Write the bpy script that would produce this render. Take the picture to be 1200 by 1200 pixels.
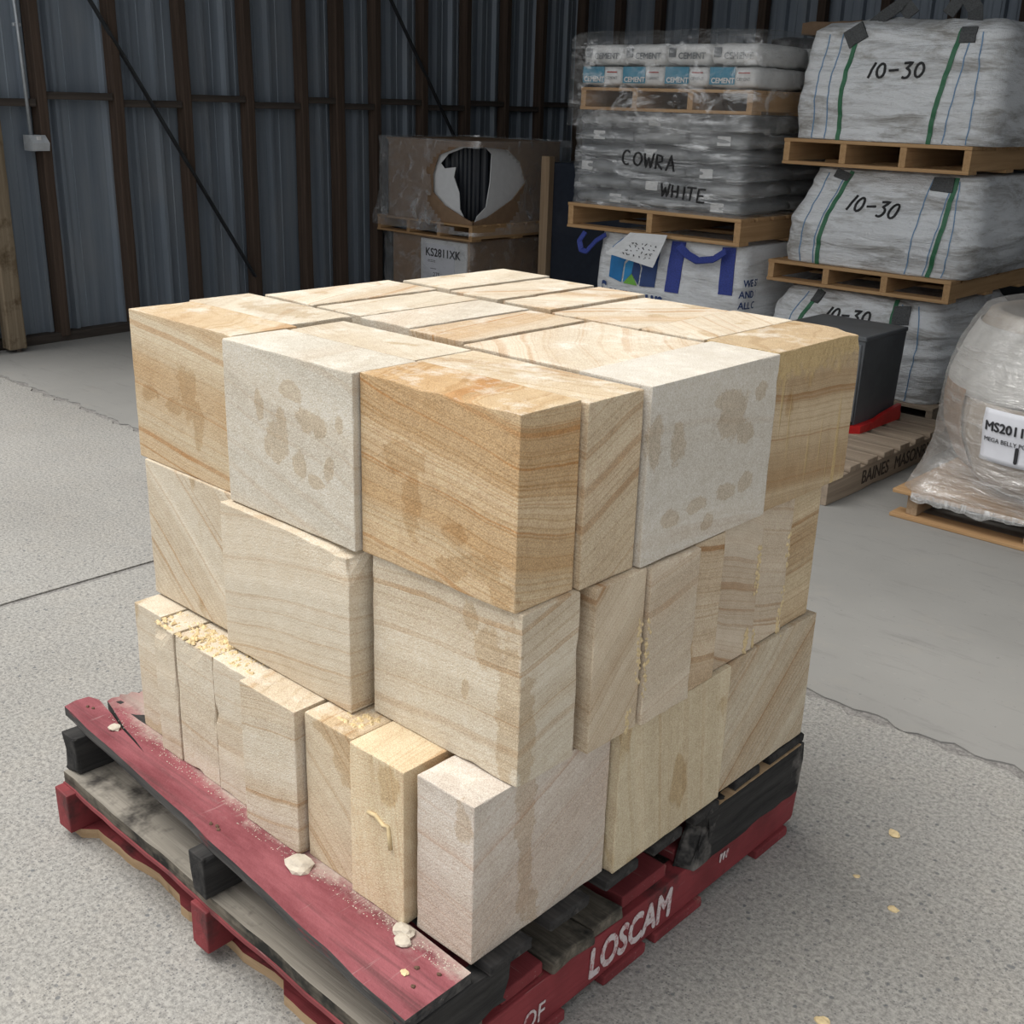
import bpy, bmesh, math, random
from math import sin, cos, pi, radians
from mathutils import Vector, Matrix, noise

scene = bpy.context.scene
for o in list(bpy.data.objects):
    bpy.data.objects.remove(o, do_unlink=True)

# ------------------------------------------------------------------ camera
cam_d = bpy.data.cameras.new('camera')
cam_d.sensor_fit = 'HORIZONTAL'; cam_d.sensor_width = 36.0
cam_d.lens = 1333.55 / 1200 * 36.0
cam_d.clip_start = 0.05; cam_d.clip_end = 200
cam = bpy.data.objects.new('camera', cam_d)
scene.collection.objects.link(cam)
RIGHT = Vector((0.732, 0.681, 0.029)).normalized()
FWD = Vector((-0.633, 0.696, -0.339)).normalized()
UP = RIGHT.cross(FWD).normalized(); RIGHT = FWD.cross(UP).normalized()
m = Matrix((RIGHT, UP, -FWD)).transposed().to_4x4()
m.translation = Vector((0.998, -1.105, 1.532))
cam.matrix_world = m
scene.camera = cam

# ------------------------------------------------------------------ world, sun, exposure
world = bpy.data.worlds.new('sky'); scene.world = world
world.use_nodes = True
bg = world.node_tree.nodes['Background']
bg.inputs['Color'].default_value = (0.96, 0.98, 1.0, 1)
bg.inputs['Strength'].default_value = 0.96
sun_d = bpy.data.lights.new('hazy_sun_offscreen', 'SUN')
sun_d.energy = 4.0; sun_d.angle = radians(46); sun_d.color = (1.0, 0.965, 0.91)
sun = bpy.data.objects.new('hazy_sun_offscreen', sun_d); scene.collection.objects.link(sun)
sun.rotation_euler = Vector((-0.52, -0.36, 1.35)).to_track_quat('Z', 'Y').to_euler()
vs = scene.view_settings
vs.view_transform = 'Standard'; vs.look = 'None'; vs.gamma = 1.0; vs.use_curve_mapping = False
vs.exposure = -0.10

# ------------------------------------------------------------------ helpers
COL = scene.collection
def link(name, me, mat=None, parent=None, loc=None, rot=None):
    o = bpy.data.objects.new(name, me); COL.objects.link(o)
    if mat is not None and me is not None:
        for mm in (mat if isinstance(mat, (list, tuple)) else [mat]):
            me.materials.append(mm)
    if parent is not None: o.parent = parent
    if loc is not None: o.location = loc
    if rot is not None: o.rotation_euler = rot
    return o
def tag(o, label, cat=None, group=None):
    o['label'] = label
    if cat: o['category'] = cat
    if group: o['group'] = group
    return o
def thing(name, label, cat, loc=(0, 0, 0), rz=0.0, group=None):
    o = bpy.data.objects.new(name, None); COL.objects.link(o)
    o.location = loc; o.rotation_euler = (0, 0, rz); o.empty_display_size = 0.05
    return tag(o, label, cat, group)
def struct(o):
    o['kind'] = 'structure'; return o
def mesh(name, v, f, smooth=False, mi=None):
    me = bpy.data.meshes.new(name); me.from_pydata(v, [], f); me.update()
    if smooth: me.polygons.foreach_set('use_smooth', [True] * len(me.polygons))
    if mi: me.polygons.foreach_set('material_index', mi)
    return me
def nz(p, s=0.0):
    return noise.noise(Vector((p[0] + s * 7.31, p[1] - s * 3.77, p[2] + s * 1.93)))

def lines(L, cell, edge):
    n = max(1, int(round((L - 2 * edge * 3) / cell)))
    a = [0, edge, edge * 3] + [edge * 3 + (L - edge * 6) * i / n for i in range(1, n)] + [L - edge * 3, L - edge, L]
    return a
def boxmesh(name, sx, sy, sz, cell=0.05, edge=0.004, r=0.003, chip=0.0, rough=0.0, seed=0.0, chips=(), freq=16.0, roughfreq=(20, 20, 20)):
    """worn box: x,y centred, z from 0 up; edges rounded by a radius that varies with noise"""
    X, Y, Z = lines(sx, cell, edge), lines(sy, cell, edge), lines(sz, cell, edge)
    h = (sx / 2, sy / 2, sz / 2)
    V, F, idx = [], [], {}
    def vert(i, j, k):
        key = (i, j, k)
        if key in idx: return idx[key]
        p = [X[i] - h[0], Y[j] - h[1], Z[k] - h[2]]
        rr = r
        if chip:
            n = nz((p[0] * freq, p[1] * freq, p[2] * freq), seed)
            rr += chip * (max(0.0, n - 0.18) + 0.5 * max(0.0, nz((p[0] * freq * 3, p[1] * freq * 3, p[2] * freq * 3), seed + 9) - 0.2))
        rr = min(rr, 0.45 * min(h))
        q = [max(-(h[a] - rr), min(h[a] - rr, p[a])) for a in range(3)]
        d = [p[a] - q[a] for a in range(3)]
        L = math.sqrt(sum(x * x for x in d))
        if L > 1e-9: p = [q[a] + d[a] * min(1.0, rr / L) for a in range(3)]
        for (c, R, dep) in chips:
            dd = math.sqrt(sum((p[a] - c[a]) ** 2 for a in range(3)))
            if dd < R:
                w = dep * (1 - dd / R) * (0.75 + 0.8 * nz((p[0] * 40, p[1] * 40, p[2] * 40), seed))
                nrm = math.sqrt(sum(x * x for x in c)) or 1
                p = [p[a] - c[a] / nrm * w for a in range(3)]
        if rough:
            q = (p[0] * roughfreq[0], p[1] * roughfreq[1], p[2] * roughfreq[2])
            p = [p[0] + rough * nz(q, seed + 1), p[1] + rough * nz(q, seed + 2), p[2] + rough * nz(q, seed + 3)]
        V.append((p[0], p[1], p[2] + h[2])); idx[key] = len(V) - 1
        return idx[key]
    a, b, c = len(X) - 1, len(Y) - 1, len(Z) - 1
    for i in range(a):
        for j in range(b):
            F.append((vert(i, j, 0), vert(i, j + 1, 0), vert(i + 1, j + 1, 0), vert(i + 1, j, 0)))
            F.append((vert(i, j, c), vert(i + 1, j, c), vert(i + 1, j + 1, c), vert(i, j + 1, c)))
    for i in range(a):
        for k in range(c):
            F.append((vert(i, 0, k), vert(i + 1, 0, k), vert(i + 1, 0, k + 1), vert(i, 0, k + 1)))
            F.append((vert(i, b, k), vert(i, b, k + 1), vert(i + 1, b, k + 1), vert(i + 1, b, k)))
    for j in range(b):
        for k in range(c):
            F.append((vert(0, j, k), vert(0, j, k + 1), vert(0, j + 1, k + 1), vert(0, j + 1, k)))
            F.append((vert(a, j, k), vert(a, j + 1, k), vert(a, j + 1, k + 1), vert(a, j, k + 1)))
    return mesh(name, V, F)
def plainbox(name, sx, sy, sz, bev=0.003):
    bm = bmesh.new(); bmesh.ops.create_cube(bm, size=1.0)
    for v in bm.verts: v.co = Vector((v.co.x * sx, v.co.y * sy, (v.co.z + 0.5) * sz))
    if bev: bmesh.ops.bevel(bm, geom=bm.edges[:], offset=bev, segments=1, affect='EDGES')
    me = bpy.data.meshes.new(name); bm.to_mesh(me); bm.free(); return me
def bx(name, x0, x1, y0, y1, z0, z1, mat, parent=None, bev=0.003):
    me = plainbox(name, x1 - x0, y1 - y0, z1 - z0, bev)
    return link(name, me, mat, parent, ((x0 + x1) / 2, (y0 + y1) / 2, z0))
def slab(name, outline, z0, z1, mats, top_mi=0, side_mi=0, jitter=0.0, seed=0.0):
    """extruded outline (counter-clockwise), sides may take another material"""
    n = len(outline)
    V = [(x, y, z0 + jitter * nz((x * 30, y * 30, 1), seed)) for x, y in outline] + [(x, y, z1 + jitter * nz((x * 25, y * 25, 5), seed)) for x, y in outline]
    F = [tuple(range(n - 1, -1, -1)), tuple(range(n, 2 * n))]; mi = [top_mi, top_mi]
    for i in range(n):
        j = (i + 1) % n
        F.append((i, j, n + j, n + i)); mi.append(side_mi)
    me = mesh(name, V, F, mi=mi)
    for mm in mats: me.materials.append(mm)
    return me
def tube(name, pts, rad, seg=8, smooth=True):
    V, F = [], []
    n = len(pts); P = [Vector(p) for p in pts]
    up = Vector((0, 0, 1))
    for i, p in enumerate(P):
        t = (P[min(n - 1, i + 1)] - P[max(0, i - 1)]).normalized()
        a = t.cross(up) if abs(t.dot(up)) < 0.95 else t.cross(Vector((1, 0, 0)))
        a.normalize(); b = t.cross(a)
        for k in range(seg):
            w = 2 * pi * k / seg
            V.append(tuple(p + (a * cos(w) + b * sin(w)) * rad))
    for i in range(n - 1):
        for k in range(seg):
            k2 = (k + 1) % seg
            F.append((i * seg + k, i * seg + k2, (i + 1) * seg + k2, (i + 1) * seg + k))
    F.append(tuple(range(seg - 1, -1, -1))); F.append(tuple(range((n - 1) * seg, n * seg)))
    return mesh(name, V, F, smooth)
def text_mesh(name, body, size, extrude=0.0008, align='LEFT', shear=0.0, offset=0.0):
    cu = bpy.data.curves.new(name, 'FONT'); cu.body = body; cu.size = size; cu.extrude = extrude
    bold = offset; cu.align_x = align; cu.shear = shear; cu.resolution_u = 3
    t = bpy.data.objects.new(name, cu); COL.objects.link(t)
    dg = bpy.context.evaluated_depsgraph_get(); dg.update()
    me = bpy.data.meshes.new_from_object(t.evaluated_get(dg))
    if bold:
        V = [v.co.copy() for v in me.vertices]; F = [tuple(p.vertices) for p in me.polygons]; n0 = len(V)
        VV, FF = [], []
        for q, (dx, dy) in enumerate(((0, 0), (bold, 0), (-bold, 0), (0, bold), (0, -bold))):
            VV += [(v.x + dx, v.y + dy, v.z + 0.00002 * q) for v in V]; FF += [tuple(i + q * n0 for i in f) for f in F]
        me = mesh(name, VV, FF)
    bpy.data.objects.remove(t, do_unlink=True); bpy.data.curves.remove(cu)
    return me
def ribbon(pts, nrm, width, off=0.004):
    """flat raised strip along surface points with outward normals"""
    V, F = [], []
    n = len(pts)
    for i in range(n):
        p, q = Vector(pts[max(0, i - 1)]), Vector(pts[min(n - 1, i + 1)])
        t = (q - p).normalized(); nn = Vector(nrm[i]); s = t.cross(nn).normalized() * width / 2
        c = Vector(pts[i]) + nn * off; b = Vector(pts[i]) - nn * 0.004
        V += [tuple(c - s), tuple(c + s), tuple(b + s), tuple(b - s)]
    for i in range(n - 1):
        a, b = i * 4, i * 4 + 4
        for k in range(4):
            k2 = (k + 1) % 4
            F.append((a + k, a + k2, b + k2, b + k))
    F += [(3, 2, 1, 0), tuple((n - 1) * 4 + k for k in range(4))]
    return V, F
def join(parts):
    V, F = [], []
    for v, f in parts:
        k = len(V); V += v; F += [tuple(i + k for i in q) for q in f]
    return V, F

# ------------------------------------------------------------------ materials
MATS = {}
class NT:
    def __init__(s, name, rough=0.8, metal=0.0, spec=0.5):
        s.m = bpy.data.materials.new(name); s.m.use_nodes = True
        s.t = s.m.node_tree; s.b = s.t.nodes['Principled BSDF']
        s.b.inputs['Roughness'].default_value = rough; s.b.inputs['Metallic'].default_value = metal
        s.b.inputs['Specular IOR Level'].default_value = spec
        s.co = s.t.nodes.new('ShaderNodeTexCoord').outputs['Object']
    def n(s, t, **kw):
        d = s.t.nodes.new(t)
        for k, v in kw.items(): setattr(d, k, v)
        return d
    def put(s, sock, v):
        if isinstance(v, bpy.types.NodeSocket): s.t.links.new(v, sock)
        elif isinstance(v, tuple) and len(v) == 3 and sock.type == 'RGBA': sock.default_value = (*v, 1)
        else: sock.default_value = v
    def map(s, scale=(1, 1, 1), loc=(0, 0, 0), rot=(0, 0, 0)):
        d = s.n('ShaderNodeMapping'); s.t.links.new(s.co, d.inputs[0])
        d.inputs['Scale'].default_value = scale; d.inputs['Location'].default_value = loc; d.inputs['Rotation'].default_value = rot
        return d.outputs[0]
    def noise(s, scale, vec=None, detail=3, rough=0.55, dist=0.0, dim='3D', w=None):
        d = s.n('ShaderNodeTexNoise', noise_dimensions=dim)
        d.inputs['Scale'].default_value = scale; d.inputs['Detail'].default_value = detail
        d.inputs['Roughness'].default_value = rough; d.inputs['Distortion'].default_value = dist
        if dim == '1D': s.put(d.inputs['W'], w)
        else: s.t.links.new(vec if vec is not None else s.co, d.inputs['Vector'])
        return d.outputs[0]
    def voro(s, scale, vec=None, feature='F1', out='Color'):
        d = s.n('ShaderNodeTexVoronoi', feature=feature); d.inputs['Scale'].default_value = scale
        s.t.links.new(vec if vec is not None else s.co, d.inputs['Vector']); return d.outputs[out]
    def ramp(s, fac, a, b, ca=(0, 0, 0), cb=(1, 1, 1)):
        d = s.n('ShaderNodeValToRGB'); s.put(d.inputs[0], fac)
        d.color_ramp.elements[0].position = a; d.color_ramp.elements[1].position = b
        d.color_ramp.elements[0].color = (*ca, 1); d.color_ramp.elements[1].color = (*cb, 1)
        return d.outputs[0]
    def mix(s, f, a, b, mode='MIX'):
        d = s.n('ShaderNodeMix', data_type='RGBA', blend_type=mode)
        s.put(d.inputs[0], f); s.put(d.inputs[6], a); s.put(d.inputs[7], b); return d.outputs[2]
    def math(s, op, a, b=0.0, clamp=False):
        d = s.n('ShaderNodeMath', operation=op, use_clamp=clamp); s.put(d.inputs[0], a); s.put(d.inputs[1], b); return d.outputs[0]
    def dot(s, v):
        d = s.n('ShaderNodeVectorMath', operation='DOT_PRODUCT'); s.t.links.new(s.co, d.inputs[0]); d.inputs[1].default_value = v
        return d.outputs['Value']
    def sep(s):
        d = s.n('ShaderNodeSeparateXYZ'); s.t.links.new(s.co, d.inputs[0]); return d.outputs
    def bump(s, h, strength=0.3, dist=0.01):
        d = s.n('ShaderNodeBump'); d.inputs['Strength'].default_value = strength; d.inputs['Distance'].default_value = dist
        s.put(d.inputs['Height'], h); s.t.links.new(d.outputs[0], s.b.inputs['Normal'])
    def base(s, c): s.put(s.b.inputs['Base Color'], c)

def plain(name, c, rough=0.7, metal=0.0, var=0.12, scale=20, spec=0.4):
    if name in MATS: return MATS[name]
    k = NT(name, rough, metal, spec)
    f = k.ramp(k.noise(scale), 0.3, 0.7)
    k.base(k.mix(f, tuple(x * (1 - var) for x in c), tuple(min(1, x * (1 + var)) for x in c)))
    k.bump(k.noise(scale * 4), 0.1, 0.003)
    MATS[name] = k.m; return k.m

def stone(name, base, band, d, seed, broad=9.0, fine=55.0, amt=0.7, warp=0.05, stain=0.0, slurry=False, dust=0.5, sscale=11, fineamt=0.5, curve=0.0, spots=()):
    """bedded sandstone: iron bands along one direction, grain, water stains"""
    k = NT(name, 0.92, 0.0, 0.15)
    off = k.map((1, 1, 1), (seed * 3.7, seed * 1.9, seed * 2.3))
    L = math.sqrt(sum(x * x for x in d)); d = tuple(x / L for x in d); amt *= 1.35
    w = k.dot(d)
    w = k.math('ADD', w, k.math('MULTIPLY', k.math('SUBTRACT', k.noise(2.4, off, 2), 0.5), warp + curve))
    w = k.math('ADD', w, k.math('MULTIPLY', k.math('SUBTRACT', k.noise(26, off, 2), 0.5), 0.004))
    w = k.math('ADD', w, seed * 5.13)
    b1 = k.ramp(k.noise(broad, dim='1D', w=w, detail=2, rough=0.5), 0.40, 0.66)
    b2 = k.ramp(k.noise(fine * 2.6, dim='1D', w=w, detail=3, rough=0.7), 0.50, 0.62)
    b3 = k.ramp(k.noise(fine * 0.7, dim='1D', w=w, detail=2, rough=0.6), 0.60, 0.66)
    light = k.ramp(k.noise(broad * 0.8, dim='1D', w=k.math('ADD', w, 31.7), detail=2), 0.5, 0.62)
    patchy = k.ramp(k.noise(4.5, off, 3), 0.35, 0.62)
    c = k.mix(light, base, tuple(min(0.92, x * 1.10 + 0.015) for x in base))
    c = k.mix(k.math('MULTIPLY', b1, amt * 0.5), c, band)
    den = k.math('ADD', k.math('MULTIPLY', k.math('MULTIPLY', b1, patchy), 0.65), 0.35)
    c = k.mix(k.math('MULTIPLY', k.math('MULTIPLY', b2, den), amt * fineamt * 1.3, True), c, tuple(x * 0.84 for x in band))
    c = k.mix(k.math('MULTIPLY', k.math('MULTIPLY', b3, den), amt * 1.1, True), c, tuple(x * y for x, y in zip(band, (0.88, 0.74, 0.60))))
    blot = k.ramp(k.noise(5, off, 3), 0.35, 0.7)
    c = k.mix(k.math('MULTIPLY', blot, 0.25), c, tuple(min(0.9, x * 1.08) for x in base))
    if stain:
        ell = k.map((1, 1, 0.55), (seed * 1.3, seed * 4.1, seed))
        st = k.ramp(k.noise(sscale, ell, 3, 0.45), 0.66 - 0.09 * stain, 0.70 - 0.09 * stain)
        c = k.mix(k.math('MULTIPLY', st, 0.6), c, k.mix(1.0, c, (0.72, 0.60, 0.44), 'MULTIPLY'))
    if spots:
        wob = k.math('MULTIPLY', k.math('SUBTRACT', k.noise(30, off, 4, 0.7), 0.5), 2.0)
        tot = None
        for (cx, cy, cz, rx, ry, rz_) in spots:
            mp = k.n('ShaderNodeMapping', vector_type='TEXTURE'); k.t.links.new(k.co, mp.inputs[0])
            mp.inputs['Location'].default_value = (cx, cy, cz); mp.inputs['Scale'].default_value = (rx, ry, rz_)
            ln = k.n('ShaderNodeVectorMath', operation='LENGTH'); k.t.links.new(mp.outputs[0], ln.inputs[0])
            q = k.math('SUBTRACT', 1.0, ln.outputs['Value'])
            tot = q if tot is None else k.math('MAXIMUM', tot, q)
        ms = k.ramp(k.math('ADD', tot, wob), 0.0, 0.16)
        c = k.mix(k.math('MULTIPLY', ms, 0.5), c, k.mix(1.0, c, (0.70, 0.58, 0.43), 'MULTIPLY'))
    if slurry:
        nz2 = k.n('ShaderNodeSeparateXYZ'); k.t.links.new(k.n('ShaderNodeNewGeometry').outputs['Normal'], nz2.inputs[0]); sidef = k.ramp(nz2.outputs[2], 0.3, 0.7, (1, 1, 1), (0, 0, 0))
        st = k.ramp(k.noise(1, k.map((60, 60, 2.2), (seed, 0, 0)), 2), 0.56, 0.62)
        z = k.sep()[2]
        top = k.ramp(k.math('ADD', k.math('MULTIPLY', z, 3.2), k.math('MULTIPLY', k.noise(30, off, 2), 0.35)), 0.93, 1.04)
        s2 = k.math('MAXIMUM', k.math('MULTIPLY', st, k.ramp(k.noise(5, off, 1), 0.4, 0.6)), top)
        s2 = k.math('MULTIPLY', s2, sidef)
        c = k.mix(k.math('MULTIPLY', s2, 0.7), c, (0.56, 0.41, 0.20))
    nzc = k.n('ShaderNodeSeparateXYZ'); k.t.links.new(k.n('ShaderNodeNewGeometry').outputs['Normal'], nzc.inputs[0]); upf = k.ramp(nzc.outputs[2], 0.4, 0.8)
    if dust:
        du = k.ramp(k.noise(11, off, 5, 0.7), 0.62 - 0.2 * dust, 0.80 - 0.2 * dust)
        c = k.mix(k.math('MULTIPLY', k.math('MULTIPLY', du, upf), 0.75), c, (0.74, 0.70, 0.62))
    g = k.noise(520, None, 2, 0.75)
    c = k.mix(0.85, c, k.ramp(g, 0.30, 0.70, (0.30, 0.30, 0.30), (0.70, 0.70, 0.70)), 'OVERLAY')
    mo = k.noise(38, off, 4, 0.7)
    c = k.mix(0.45, c, k.ramp(mo, 0.3, 0.7, (0.40, 0.40, 0.39), (0.60, 0.60, 0.61)), 'OVERLAY')
    k.base(c)
    h = k.math('ADD', k.noise(300, None, 3, 0.7), k.math('MULTIPLY', k.noise(40, off, 3), 0.6))
    if slurry: h = k.math('ADD', h, k.math('MULTIPLY', s2, k.math('MULTIPLY', k.noise(90, off, 2), 3.0)))
    k.bump(h, 0.5, 0.004)
    return k.m

def wood(name, c1, c2, axis='x', paint=None, worn=0.5, rough=0.85, dark=None, darkamt=0.5, seed=0.0, fine=1.0):
    """timber with grain along one axis; optional worn paint and blackened rot"""
    if name in MATS: return MATS[name]
    k = NT(name, rough, 0.0, 0.2)
    sc = {'x': (1.5, 40, 40), 'y': (40, 1.5, 40), 'z': (40, 40, 1.5)}[axis]
    sc = tuple(v * fine for v in sc)
    off = k.map(sc, (seed, seed * 2, 0))
    g = k.noise(1.0, off, 5, 0.65, 0.4)
    c = k.mix(k.ramp(g, 0.32, 0.68), c1, c2)
    big = k.noise(3.5, k.map((1, 1, 1), (seed, seed, seed)), 3)
    if paint:
        sc2 = tuple(v ** 0.6 for v in sc)
        wn = k.math('ADD', k.math('MULTIPLY', k.noise(2.2, k.map(sc2, (seed * 3, 1, 2)), 6, 0.75), 0.6), k.math('MULTIPLY', big, 0.4))
        pc = k.mix(k.ramp(k.noise(9), 0.3, 0.7), tuple(x * 0.75 for x in paint), tuple(min(1, x * 1.2) for x in paint))
        c = k.mix(k.ramp(wn, worn, worn + 0.06), pc, c)
        scr = k.ramp(k.noise(1.3, k.map(tuple(v * 1.8 for v in sc), (9, seed, 4)), 3, 0.8), 0.66, 0.74)
        c = k.mix(k.math('MULTIPLY', scr, 0.35), c, (0.55, 0.45, 0.42))
    if dark:
        dn = k.ramp(k.noise(4.5, k.map((1, 1, 1), (seed * 2, 3, seed)), 5, 0.7), 0.58 - 0.2 * darkamt, 0.70 - 0.2 * darkamt)
        c = k.mix(dn, c, dark)
    k.base(c); k.bump(g, 0.55, 0.006)
    MATS[name] = k.m; return k.m

def film(name, lo=0.10, hi=0.6, stretch=(3, 3, 28), tint=(0.86, 0.87, 0.88), seed=0.0, rough=0.18, width=0.12):
    """clear stretch wrap with white creases"""
    if name in MATS: return MATS[name]
    k = NT(name)
    nt = k.t; nt.nodes.remove(k.b)
    out = [n for n in nt.nodes if n.type == 'OUTPUT_MATERIAL'][0]
    off = k.map(stretch, (seed, seed, seed))
    a = k.noise(1.0, off, 5, 0.7, 0.6); b = k.noise(5.0, k.map((1, 1, 2), (seed, 2, 1)), 4, 0.6, 0.8)
    f = k.math('ADD', k.math('MULTIPLY', k.ramp(a, 0.52, 0.52 + width), 0.65), k.math('MULTIPLY', k.ramp(b, 0.5, 0.75), 0.35))
    fac = k.math('ADD', k.math('MULTIPLY', f, hi - lo), lo)
    tr = k.n('ShaderNodeBsdfTransparent'); tr.inputs[0].default_value = (0.97, 0.97, 0.97, 1)
    df = k.n('ShaderNodeBsdfDiffuse'); df.inputs[0].default_value = (*tint, 1)
    gl = k.n('ShaderNodeBsdfGlossy'); gl.inputs[0].default_value = (1, 1, 1, 1); gl.inputs[1].default_value = rough
    bp = k.n('ShaderNodeBump'); bp.inputs['Strength'].default_value = 0.8; bp.inputs['Distance'].default_value = 0.02
    k.put(bp.inputs['Height'], k.math('ADD', a, b))
    nt.links.new(bp.outputs[0], df.inputs['Normal']); nt.links.new(bp.outputs[0], gl.inputs['Normal'])
    m1 = k.n('ShaderNodeMixShader'); m1.inputs[0].default_value = 0.45
    nt.links.new(df.outputs[0], m1.inputs[1]); nt.links.new(gl.outputs[0], m1.inputs[2])
    m2 = k.n('ShaderNodeMixShader'); k.put(m2.inputs[0], fac)
    nt.links.new(tr.outputs[0], m2.inputs[1]); nt.links.new(m1.outputs[0], m2.inputs[2])
    nt.links.new(m2.outputs[0], out.inputs[0])
    MATS[name] = k.m; return k.m

def m_floor(inside):
    k = NT('slab_inside' if inside else 'slab_outside', 0.85 if not inside else 0.7, 0, 0.25)
    b1 = k.noise(0.9, None, 4, 0.6); b2 = k.noise(6, None, 5, 0.7)
    if inside:
        c = k.mix(k.ramp(b1, 0.3, 0.7), (0.245, 0.241, 0.229), (0.30, 0.294, 0.28))
        c = k.mix(k.math('MULTIPLY', k.ramp(b2, 0.55, 0.75), 0.35), c, (0.32, 0.295, 0.26))
        c = k.mix(k.math('MULTIPLY', k.ramp(k.noise(3, k.map((1, 5, 1)), 6, 0.75), 0.55, 0.70), 0.5), c, (0.17, 0.165, 0.16))
        c = k.mix(k.math('MULTIPLY', k.ramp(k.noise(14, k.map((1, 2, 1)), 6, 0.8), 0.60, 0.72), 0.4), c, (0.38, 0.36, 0.33))
        c = k.mix(k.math('MULTIPLY', k.ramp(k.noise(60, None, 3, 0.7), 0.66, 0.72), 0.6), c, (0.12, 0.12, 0.12))
        k.base(c); k.bump(k.noise(90, None, 4, 0.6), 0.12, 0.004)
    else:
        c = k.mix(k.ramp(b1, 0.3, 0.7), (0.275, 0.266, 0.25), (0.335, 0.327, 0.31))
        c = k.mix(k.math('MULTIPLY', k.ramp(b2, 0.45, 0.75), 0.35), c, (0.35, 0.325, 0.29))
        sp = k.ramp(k.noise(95, None, 4, 0.8), 0.38, 0.60)
        c = k.mix(0.62, c, k.mix(sp, (0.26, 0.26, 0.26), (0.70, 0.70, 0.69)), 'OVERLAY')
        vd = k.voro(75, None, 'F1', 'Distance'); vc = k.voro(75)
        rare = k.ramp(vc, 0.80, 0.83)
        peb = k.math('MULTIPLY', k.ramp(vd, 0.30, 0.42, (1, 1, 1), (0, 0, 0)), rare)
        c = k.mix(k.math('MULTIPLY', peb, 0.85), c, k.mix(k.voro(40), (0.10, 0.11, 0.12), (0.24, 0.23, 0.22)))
        vd2 = k.voro(190, None, 'F1', 'Distance'); r2 = k.ramp(k.voro(190), 0.72, 0.75)
        p2 = k.math('MULTIPLY', k.ramp(vd2, 0.28, 0.45, (1, 1, 1), (0, 0, 0)), r2)
        c = k.mix(k.math('MULTIPLY', p2, 0.7), c, (0.14, 0.14, 0.145))
        k.base(c); k.bump(k.math('ADD', k.noise(150, None, 3, 0.7), k.math('MULTIPLY', p2, -0.6)), 0.5, 0.005)
    return k.m

def m_clad():
    k = NT('blue_grey_sheet_steel', 0.5, 0.25, 0.5)
    s = k.noise(1.0, k.map((14, 14, 0.5)), 5, 0.65); d = k.noise(3, k.map((1, 1, 0.5)), 4, 0.6)
    c = k.mix(k.ramp(s, 0.3, 0.7), (0.15, 0.18, 0.22), (0.25, 0.29, 0.335))
    c = k.mix(k.math('MULTIPLY', k.ramp(d, 0.5, 0.75), 0.4), c, (0.28, 0.29, 0.30))
    k.base(c); k.bump(s, 0.08, 0.004); return k.m
CLAD = m_clad()
STUD = wood('dark_brown_stud', (0.050, 0.036, 0.028), (0.095, 0.066, 0.050), 'z')
GIRT = wood('dark_girt_timber', (0.040, 0.034, 0.030), (0.085, 0.070, 0.060), 'y')
POST = wood('weathered_post', (0.15, 0.115, 0.075), (0.27, 0.215, 0.15), 'z', dark=(0.10, 0.07, 0.04), darkamt=0.35)
ROOFM = plain('grey_roof_steel', (0.20, 0.22, 0.24), 0.6)
PINE = {a: wood('new_pallet_pine_' + a, (0.36, 0.215, 0.105), (0.50, 0.32, 0.165), a) for a in 'xyz'}
PALE = {a: wood('grey_brown_pallet_timber_' + a, (0.23, 0.18, 0.135), (0.36, 0.29, 0.22), a) for a in 'xyz'}
OLDP = {a: wood('old_pine_' + a, (0.26, 0.18, 0.11), (0.40, 0.29, 0.19), a) for a in 'xyz'}
REDY = wood('worn_red_paint_y', (0.26, 0.17, 0.12), (0.36, 0.26, 0.19), 'y', (0.22, 0.040, 0.045), 0.64, 0.6, (0.06, 0.03, 0.03), 0.12, 2)
REDX = wood('worn_red_paint_x', (0.24, 0.14, 0.12), (0.34, 0.22, 0.20), 'x', (0.21, 0.05, 0.055), 0.60, 0.7, (0.10, 0.05, 0.05), 0.10, 5)
REDD = wood('dirty_red_board', (0.20, 0.10, 0.08), (0.30, 0.16, 0.14), 'x', (0.22, 0.042, 0.047), 0.58, 0.8, (0.05, 0.025, 0.025), 0.35, 8)
TANX = wood('split_bare_timber', (0.30, 0.20, 0.11), (0.44, 0.31, 0.19), 'x', dark=(0.12, 0.08, 0.05), darkamt=0.1)
GREYX = wood('grey_weathered_board', (0.17, 0.155, 0.13), (0.30, 0.275, 0.235), 'x', dark=(0.05, 0.045, 0.04), darkamt=0.3, seed=4)
BLKX = wood('black_charred_board', (0.012, 0.012, 0.013), (0.055, 0.052, 0.050), 'x', dark=(0.25, 0.23, 0.21), darkamt=0.02, seed=3)
BLKY = wood('black_charred_bearer', (0.012, 0.012, 0.013), (0.050, 0.048, 0.046), 'y', dark=(0.20, 0.185, 0.17), darkamt=0.0, seed=6)
SPLIT = wood('black_flaking_edge', (0.02, 0.02, 0.022), (0.10, 0.095, 0.09), 'x', (0.28, 0.05, 0.06), 0.36, 0.8, seed=9)
ROT = wood('rotten_black_grey_board', (0.06, 0.052, 0.042), (0.20, 0.175, 0.14), 'x', dark=(0.02, 0.02, 0.018), darkamt=0.5, seed=12, fine=1.4)

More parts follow.
